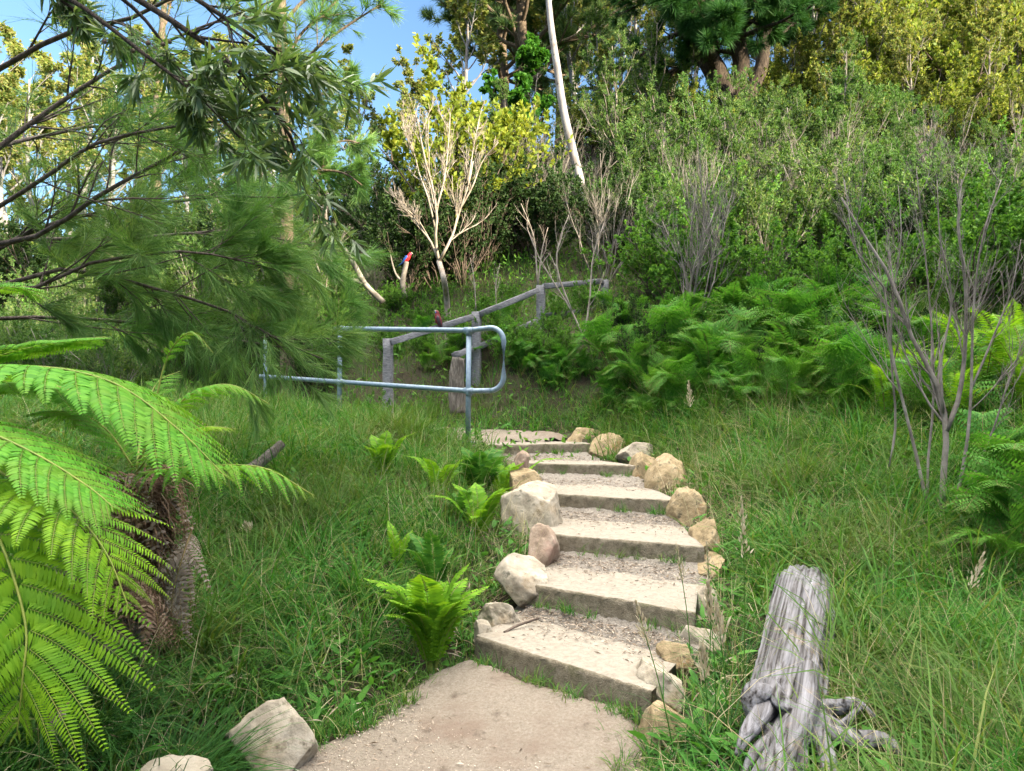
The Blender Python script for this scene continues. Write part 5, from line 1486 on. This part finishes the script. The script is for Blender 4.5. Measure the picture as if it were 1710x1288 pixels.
pA = pine('pine_tree', 610, 'tall open pine on the hilltop behind the white trunk', 'pines along the hilltop', 13, .34, mat='pine_far', n=40)
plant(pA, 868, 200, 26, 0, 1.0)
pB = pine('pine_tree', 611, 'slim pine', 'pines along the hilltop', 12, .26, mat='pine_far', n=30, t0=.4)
plant(pB, 1000, 200, 29)
pB['label'] = 'slim far pine between the white trunk and the big dark pine'
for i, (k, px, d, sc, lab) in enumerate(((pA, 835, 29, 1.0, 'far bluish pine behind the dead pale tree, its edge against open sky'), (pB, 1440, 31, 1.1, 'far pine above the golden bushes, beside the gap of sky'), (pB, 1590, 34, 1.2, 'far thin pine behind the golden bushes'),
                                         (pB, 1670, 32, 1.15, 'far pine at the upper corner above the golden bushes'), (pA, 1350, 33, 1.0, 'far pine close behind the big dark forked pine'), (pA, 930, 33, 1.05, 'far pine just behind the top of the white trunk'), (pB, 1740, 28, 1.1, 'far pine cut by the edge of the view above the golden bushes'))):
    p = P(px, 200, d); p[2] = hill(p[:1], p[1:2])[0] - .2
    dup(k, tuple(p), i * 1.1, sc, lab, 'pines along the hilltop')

# leaning white gum in front of the hill
r = np.random.default_rng(620); D = 15.5
b = P(988, 400, D); b[2] = hill(b[:1], b[1:2])[0] - .2
t = thing('white_gum', 'leaning white-barked gum tree with a long bare trunk', 'tree', tuple(b))
tr = res(smoothpath(PS([(990, 420, D), (985, 370, D), (968, 300, D), (952, 235, D), (940, 180, D), (930, 110, D), (921, 50, D), (914, -20, D), (905, -120, D), (880, -260, D)]) - b, 4), 24)
rd = np.interp(np.linspace(0, 1, 24), [0, .1, .5, 1], [.125, .105, .08, .04])
g = Geo(); tubes(g, tr, rd, 14); g.build('trunk', M['bark_white'], t, True)
l1 = branch(r, (tr[None], rd[None]), 14, .72, 1, .28, .7, .1, 6, .5, .12, tl=.3); l2 = branch(r, l1, 7, .3, 1, .5, .6, .05, 5, .5, .15); l3 = branch(r, l2, 5, .3, 1, .5, .6, 0, 4, .6, .15)
g = Geo(); tubes(g, *l1, 6, cap=False); tubes(g, *l2, 4, cap=False); g.build('branches', M['bark_white'], t, True)
g = Geo(); leaves(r, g, l3, 9, LANCE, .13, .045, .7, .7, .2); g.build('crown', M['gum_leaf'], t)

gA = gum('gum_tree', 630, 'slender gum with a sparse golden crown against the blue sky', 'gum trees', 6.2, t0=.45, n=15, spread=.36)
plant(gA, 690, 330, 21, 0.4, .78)
gB = gum('gum_tree', 631, 'sunlit gum', 'gum trees', 10, t0=.35, n=22, size=.17, width=.07, spread=.36)
plant(gB, 105, 480, 34, 0, 1.0); gB['label'] = 'golden sunlit gum far beyond the she-oak branches, by the tall thin trunk'
for i, (k, px, d, sc, lab) in enumerate(((gB, 20, 38, .95, 'golden sunlit gum at the far edge beyond the she-oak trunk'), (gB, 340, 36, .8, 'golden sunlit gum seen through the middle of the she-oak branches'), (gB, 225, 42, 1.0, 'distant gum behind the tall thin trunk'),
                                         (gA, 580, 27, 1.0, 'bluish young gum against the open sky beside the dead pale tree'), (gA, 545, 30, .9, 'far gum half behind the she-oak foliage'), (gA, 440, 30, 1.1, 'gum tree behind the thick of the she-oak foliage'), (gB, -120, 32, 1.0, 'golden gum past the edge of the view behind the she-oak trunk'),
                                         (gA, 1420, 27, 1.5, 'pale yellow gum behind the golden bushes on the hilltop'), (gB, 1760, 30, 1.0, 'tall gum rising above the upper corner of the hill'), (gB, 1100, 34, .9, 'pale gum seen under the boughs of the big dark pine'), (gA, 760, 25, 1.2, 'yellowish gum close behind the bluish pine'), (gB, 1240, 36, .85, 'far gum behind the forked trunk of the big dark pine'), (gA, 970, 26, 1.3, 'golden gum beside the upper part of the white trunk'), (gA, 1300, 27, 1.2, 'golden gum at the foot of the big dark pine'))):
    p = P(px, 300, d); p[2] = hill(p[:1], p[1:2])[0] - .2
    dup(k, tuple(p), i * 1.7, sc, lab, 'gum trees')
for i, (k, px, d, sc) in enumerate(((gA, 1380, 24, 1.15), (gB, 1480, 26, .72), (gA, 1540, 24, 1.25), (gB, 1620, 27, .8), (gA, 1690, 23, 1.25), (gA, 1450, 28, 1.4), (gB, 1560, 30, .85), (gB, 1700, 29, .85), (gA, 1330, 25, 1.0), (gA, 1640, 31, 1.6), (gB, 1400, 32, .8), (gA, 1080, 28, 1.2), (gA, 1040, 31, 1.4), (gA, 1150, 30, 1.3))):
    p = P(px, 300, d); p[2] = hill(p[:1], p[1:2])[0] - .2
    dup(k, tuple(p), i * 2.3 + 1, sc, 'sunlit yellow gum in the belt of trees along the hilltop', 'sunlit yellow gums along the hilltop')
# slender feathery saplings and small trees standing in the scrub
tea = [gum('tea_tree', 660 + i, 'feathery grey-green small tree standing out of the hillside scrub', 'feathery small trees on the hillside', 3.6, 'heath', 'twig_grey', .22, 20, .055, .016, 12, .42, tmpl=DIAMOND, droop=.1, kids=(8, 6)) for i in range(3)]
ST = Spot(tea)
for i, (px, py, s) in enumerate(((1040, 330, 1.2), (1100, 290, 1.25), (1160, 280, .9), (1270, 330, .6), (1330, 310, .6), (1010, 260, 1.3), (1400, 330, 1.0), (1200, 380, .85), (1090, 400, .8), (1330, 400, .8), (1500, 400, .7), (1640, 400, .6), (890, 330, 1.1), (850, 360, .9), (1440, 300, 1.0), (1240, 260, .55), (1540, 420, .65), (1380, 450, .6))):
    p = on_ground(px, py, 9)
    ST(p, i * 1.4, (s * .9, s * .9, s), 'feathery grey-green small tree standing out of the hillside scrub', 'feathery small trees on the hillside')
for i, (px, d, s) in enumerate(((-40, 17, .8), (60, 19, .7), (160, 16, .6), (260, 20, .8), (350, 18, .9), (430, 21, 1.2), (520, 22, 1.2), (580, 20, .9), (390, 27, 1.4))):
    p = P(px, 480, d); p[2] = hill(p[:1], p[1:2])[0] - .1
    ST(p, i * 1.3, s, 'tall feathery tree beyond the hanging she-oak branches', 'feathery trees beyond the she-oak')
for i, (px, d, s) in enumerate(((-20, 22, 1.3), (80, 25, 1.3), (170, 21, 1.1), (300, 23, 1.2), (380, 26, 1.3), (130, 29, 1.6), (450, 28, 1.2), (30, 28, 1.5), (240, 31, 1.6))):
    p = P(px, 480, d); p[2] = hill(p[:1], p[1:2])[0] - .2
    dup(gA, tuple(p), i * 2.1 + .5, s, 'sunlit yellow-green gum glimpsed through the she-oak branches', 'sunlit gums beyond the she-oak')
zone(SD, 12, 1030, 1500, 560, 660, .25, .45, 32, 'small dark bush filling a gap between the bracken ferns', 'dark bushes among the bracken', 5)
zone(SG, 8, 1030, 1500, 540, 650, .35, .6, 33, 'small bright leafy bush breaking up the bracken bank', 'leafy bushes among the bracken', 5)
zone(SD, 12, 250, 560, 610, 680, .35, .6, 34, 'dark low bush in the undergrowth beyond the end of the handrail', 'dark bushes beyond the end of the handrail', 7)
zone(SH, 26, -120, 560, 590, 690, .4, .75, 35, 'wispy heath bush in the rough grass under the she-oak', 'wispy bushes under the she-oak', 7)
zone(SD, 10, 1000, 1740, 330, 470, .7, 1.1, 31, 'dark shrub making a shadowy pocket in the hillside scrub', 'dark shrubs in the hillside scrub')
gold = [gum('golden_tree', 670 + i, 'golden feathery small tree catching the sun high on the hillside', 'golden small trees high on the hillside', 3.8, 'gum_leaf', 'twig_grey', .22, 18, .075, .026, 11, .42, tmpl=DIAMOND, droop=.15, kids=(8, 6)) for i in range(2)]
GT = Spot(gold)
for i, (px, py, s) in enumerate(((950, 250, 1.1), (1010, 225, 1.2), (1070, 215, 1.25), (1350, 215, 1.1), (1395, 230, 1.2), (1440, 250, 1.2), (1490, 240, 1.3), (1560, 250, 1.25), (1620, 270, 1.2), (1690, 280, 1.3), (1320, 240, .8), (1420, 300, 1.0), (1530, 300, 1.0), (1640, 310, 1.0), (1110, 260, 1.0), (1030, 290, .9))):
    p = on_ground(px, py, 9)
    GT(p, i * 1.4, (s * .95, s * .95, s), 'golden feathery small tree catching the sun high on the hillside', 'golden small trees high on the hillside')
lu = gum('leafy_tree', 640, 'lush green small tree below the pines, beside the white trunk', None, 4.2, 'lush', 'bark_dark', .3, 16, .12, .09, 12, .45, tmpl=OVAL, droop=.2); plant(lu, 850, 300, 20, 0, 1.0)

# --- she-oak hanging in from the side
def she_oak(label, seed, base, trunk, trad, mains, mrad, d_spread, needles, nl, dens, kids=(10, 7), bark='oak_bark', group='she-oaks', needle_t0=.1, droop=.22):
    r = np.random.default_rng(seed)
    t = thing('she_oak', label, 'tree', tuple(base), group)
    base = np.array(base)
    tr = smoothpath(trunk - base, 5)
    g = Geo(); tubes(g, tr, np.interp(np.linspace(0, 1, len(tr)), np.linspace(0, 1, len(trad)), trad), 14); g.build('trunk', M[bark], t, True)
    l0 = (np.stack([res(smoothpath(m - base, 5), 11) for m in mains]), np.linspace(1, .3, 11)[None] * np.array(mrad)[:, None])
    l1 = branch(r, l0, kids[0], .15, 1, .32, .65, .0, 6, .5, .10, tl=.35); l2 = branch(r, l1, kids[1], .15, 1, .5, .6, .0, 4, .6, .12, rmin=.0016)
    g = Geo(); tubes(g, *l0, 8); tubes(g, *l1, 5, cap=False); tubes(g, *l2, 3, cap=False); g.build('branches', M[bark], t, True)
    # needles: denser on some limbs
    g = Geo()
    own = np.repeat(np.repeat(np.arange(len(mains)), kids[0]), kids[1])
    for k in range(len(mains)):
        sel = own == k
        if dens[k] > 0: leaves(r, g, (l2[0][sel], l2[1][sel]), dens[k], NEEDLE, nl, needles, .30, droop, needle_t0, 1.0, .3, 0)
    g.build('needles', M['oak_needle'], t)
    return t
NEEDLE = (np.array([[-.5, 0, 0], [.5, 0, 0], [.35, .55, -.03], [-.35, .55, -.03], [0, 1, -.12]]), np.array([[0, 1, 2, 3]]), np.array([[3, 2, 4]]))
b = P(-190, 1000, 4.3); b[2] = gz_at(b[0], b[1])[0]
she_oak('dark she-oak whose wispy branches hang across from the edge over the bank', 700, b,
        np.array([b, P(-150, 700, 4.3), P(-90, 420, 4.3), P(-60, 200, 4.3), P(-50, -40, 4.3), P(-40, -300, 4.4)]), [.13, .115, .10, .09, .075, .05],
        [PS(m) for m in ([(-90, 420, 4.3), (60, 395, 4.2), (160, 330, 4.1), (250, 280, 4.0), (420, 190, 3.9), (470, 170, 3.9)],
                         [(-70, 300, 4.3), (60, 200, 4.5), (180, 120, 4.6), (300, 60, 4.7), (460, 0, 4.8)],
                         [(-100, 470, 4.3), (80, 375, 4.6), (240, 345, 4.8), (360, 330, 4.9), (480, 330, 5.0)],
                         [(-110, 500, 4.3), (60, 480, 4.4), (150, 440, 4.5), (300, 420, 4.6), (400, 435, 4.8), (490, 460, 5.0)],
                         [(-120, 520, 4.3), (100, 450, 4.6), (250, 480, 4.9), (380, 520, 5.0), (460, 565, 5.0), (540, 600, 5.0)],
                         [(-60, 150, 4.3), (100, 60, 4.1), (220, 30, 4.0), (330, -30, 4.0), (420, -80, 4.0)],
                         [(-90, 400, 4.3), (70, 300, 4.0), (160, 240, 3.9), (300, 210, 3.8), (400, 200, 3.8)],
                         [(-100, 440, 4.3), (40, 400, 5.0), (200, 400, 5.4), (380, 385, 5.8), (470, 400, 6.0), (530, 430, 6.1)],
                         [(-120, 540, 4.3), (60, 530, 4.9), (240, 540, 5.3), (380, 565, 5.6), (470, 580, 5.8), (570, 590, 5.9)],
                         [(-60, 260, 4.3), (60, 230, 5.0), (200, 210, 5.4), (340, 260, 5.6), (430, 290, 5.8)])],
        [.017, .018, .016, .014, .015, .016, .014, .016, .014, .015], 0, .0028, .19, [13, 11, 48, 78, 76, 9, 12, 84, 70, 36], kids=(13, 8))
b = P(480, 560, 11.5); b[2] = hill(b[:1], b[1:2])[0]
she_oak('tall slender she-oak with feathery tips against the blue sky', 701, b,
        np.array([b, P(478, 300, 11.5), P(474, 150, 11.5), P(470, 40, 11.5), P(470, -80, 11.5)]), [.11, .10, .09, .08, .06],
        [PS(m) for m in ([(474, 160, 11.5), (520, 90, 11.4), (570, 50, 11.3), (640, 5, 11.2)], [(473, 120, 11.5), (500, 60, 11.5), (545, 20, 11.5), (600, -40, 11.5)], [(475, 200, 11.5), (520, 170, 11.4), (560, 140, 11.3), (590, 120, 11.3)],
                         [(472, 90, 11.5), (430, 40, 11.3), (380, 10, 11.2), (330, -30, 11.1)], [(476, 240, 11.5), (430, 190, 11.6), (390, 150, 11.7), (340, 130, 11.8)], [(471, 40, 11.5), (520, -10, 11.5), (580, -40, 11.5), (650, -50, 11.5)], [(477, 280, 11.5), (530, 250, 11.5), (575, 235, 11.5), (600, 240, 11.5)],
                         [(478, 330, 11.5), (520, 290, 11.4), (550, 285, 11.3), (580, 292, 11.2), (605, 310, 11.2)])],
        [.035, .03, .028, .03, .03, .03, .025, .03], 0, .006, .2, [26, 26, 22, 34, 34, 26, 30, 90], kids=(11, 7), bark='bark_brown')
# thin straight trunk seen through the branches
gC = gum('gum_tree', 650, 'tall thin straight gum trunk seen through the she-oak branches', 'gum trees', 15, 'gum_leaf', 'bark_brown', .65, 12, .16, .06, 8, .2); plant(gC, 247, 480, 26, 0, 1.0)

# --- broad long-leaved bough over the path edge
r = np.random.default_rng(720)
b = P(-260, 1000, 3.9); b[2] = gz_at(b[0], b[1])[0]
t = thing('long_leaved_tree', 'tree with long narrow glossy leaves, its bough hanging in at the upper corner', 'tree', tuple(b))
tr = smoothpath(np.array([b, P(-230, 600, 3.9), P(-190, 250, 3.8), P(-150, 0, 3.8), P(-60, -180, 3.8)]) - b, 5)
g = Geo(); tubes(g, tr, np.linspace(.09, .05, len(tr)), 12); g.build('trunk', M['bark_dark'], t, True)
ms = [[(-150, 0, 3.8), (0, -60, 3.7), (150, -40, 3.6), (280, 30, 3.5), (390, 110, 3.45), (470, 200, 3.4), (500, 270, 3.4)], [(-100, -80, 3.8), (60, -120, 3.7), (220, -70, 3.5), (330, 0, 3.4), (420, 60, 3.4), (470, 100, 3.4)],
      [(0, -60, 3.7), (120, 0, 3.6), (240, 90, 3.5), (330, 160, 3.45), (400, 230, 3.4)], [(150, -40, 3.6), (230, 20, 3.6), (290, 100, 3.6), (330, 180, 3.6)], [(-150, -20, 3.8), (0, -40, 3.9), (100, 0, 3.9), (180, 60, 3.9)]]
l0 = (np.stack([res(smoothpath(PS(m) - b, 5), 11) for m in ms]), np.linspace(1, .3, 11)[None] * np.array([.022, .02, .014, .012, .014])[:, None])
l1 = branch(r, l0, 10, .45, 1, .20, .6, .0, 5, .5, .12, tl=.2); l2 = branch(r, l1, 3, .3, 1, .55, .6, .0, 3, .6, .12, rmin=.0018)
g = Geo(); tubes(g, *l0, 8); tubes(g, *l1, 5, cap=False); tubes(g, *l2, 4, cap=False); g.build('branches', M['bark_dark'], t, True)
g = Geo(); leaves(r, g, l2, 15, LANCE, .115, .015, .75, .15, .45, 1.0, .3); leaves(r, g, l1, 10, LANCE, .115, .015, .75, .15, .6, 1.0, .3); g.build('foliage', M['long_leaf'], t)
ico = bmesh.new(); bmesh.ops.create_icosphere(ico, subdivisions=2, radius=.011); im = bpy.data.meshes.new('seed_capsule')
for f in ico.faces: f.smooth = True
ico.to_mesh(im); ico.free(); im.materials.append(M['bark_brown'])
for (px, py, d) in ((247, 72, 3.5), (272, 74, 3.5), (283, 70, 3.52), (175, 70, 3.6), (222, 85, 3.55)):
    o = bpy.data.objects.new('seed_capsule', im); COL.objects.link(o); o.parent = t; o.location = P(px, py, d) - b

# --- unseen trees added on the ridge behind the viewer to shade the path
r = np.random.default_rng(800)
k = 0
for u in np.arange(-16, 48, 3.2):
    for a in (36, 41):
        x = SUN_AZ[0] * (a + r.uniform(-2, 2)) - SUN_AZ[1] * (u + r.uniform(-1, 1)); y = SUN_AZ[1] * a + SUN_AZ[0] * u
        z = hill(np.array([x]), np.array([y]))[0]
        if abs(u - 11.5) < 3.3: continue
        if y < -3 or abs(x) > .9 * y + 6:
            dup(gB if k % 3 else pA, (x, y, z - .3), r.uniform(0, 6.28), r.uniform(.22, .4), 'unseen tree added along the ridge behind the viewpoint to cast shade', 'added shade trees on the ridge behind the viewpoint')
            k += 1
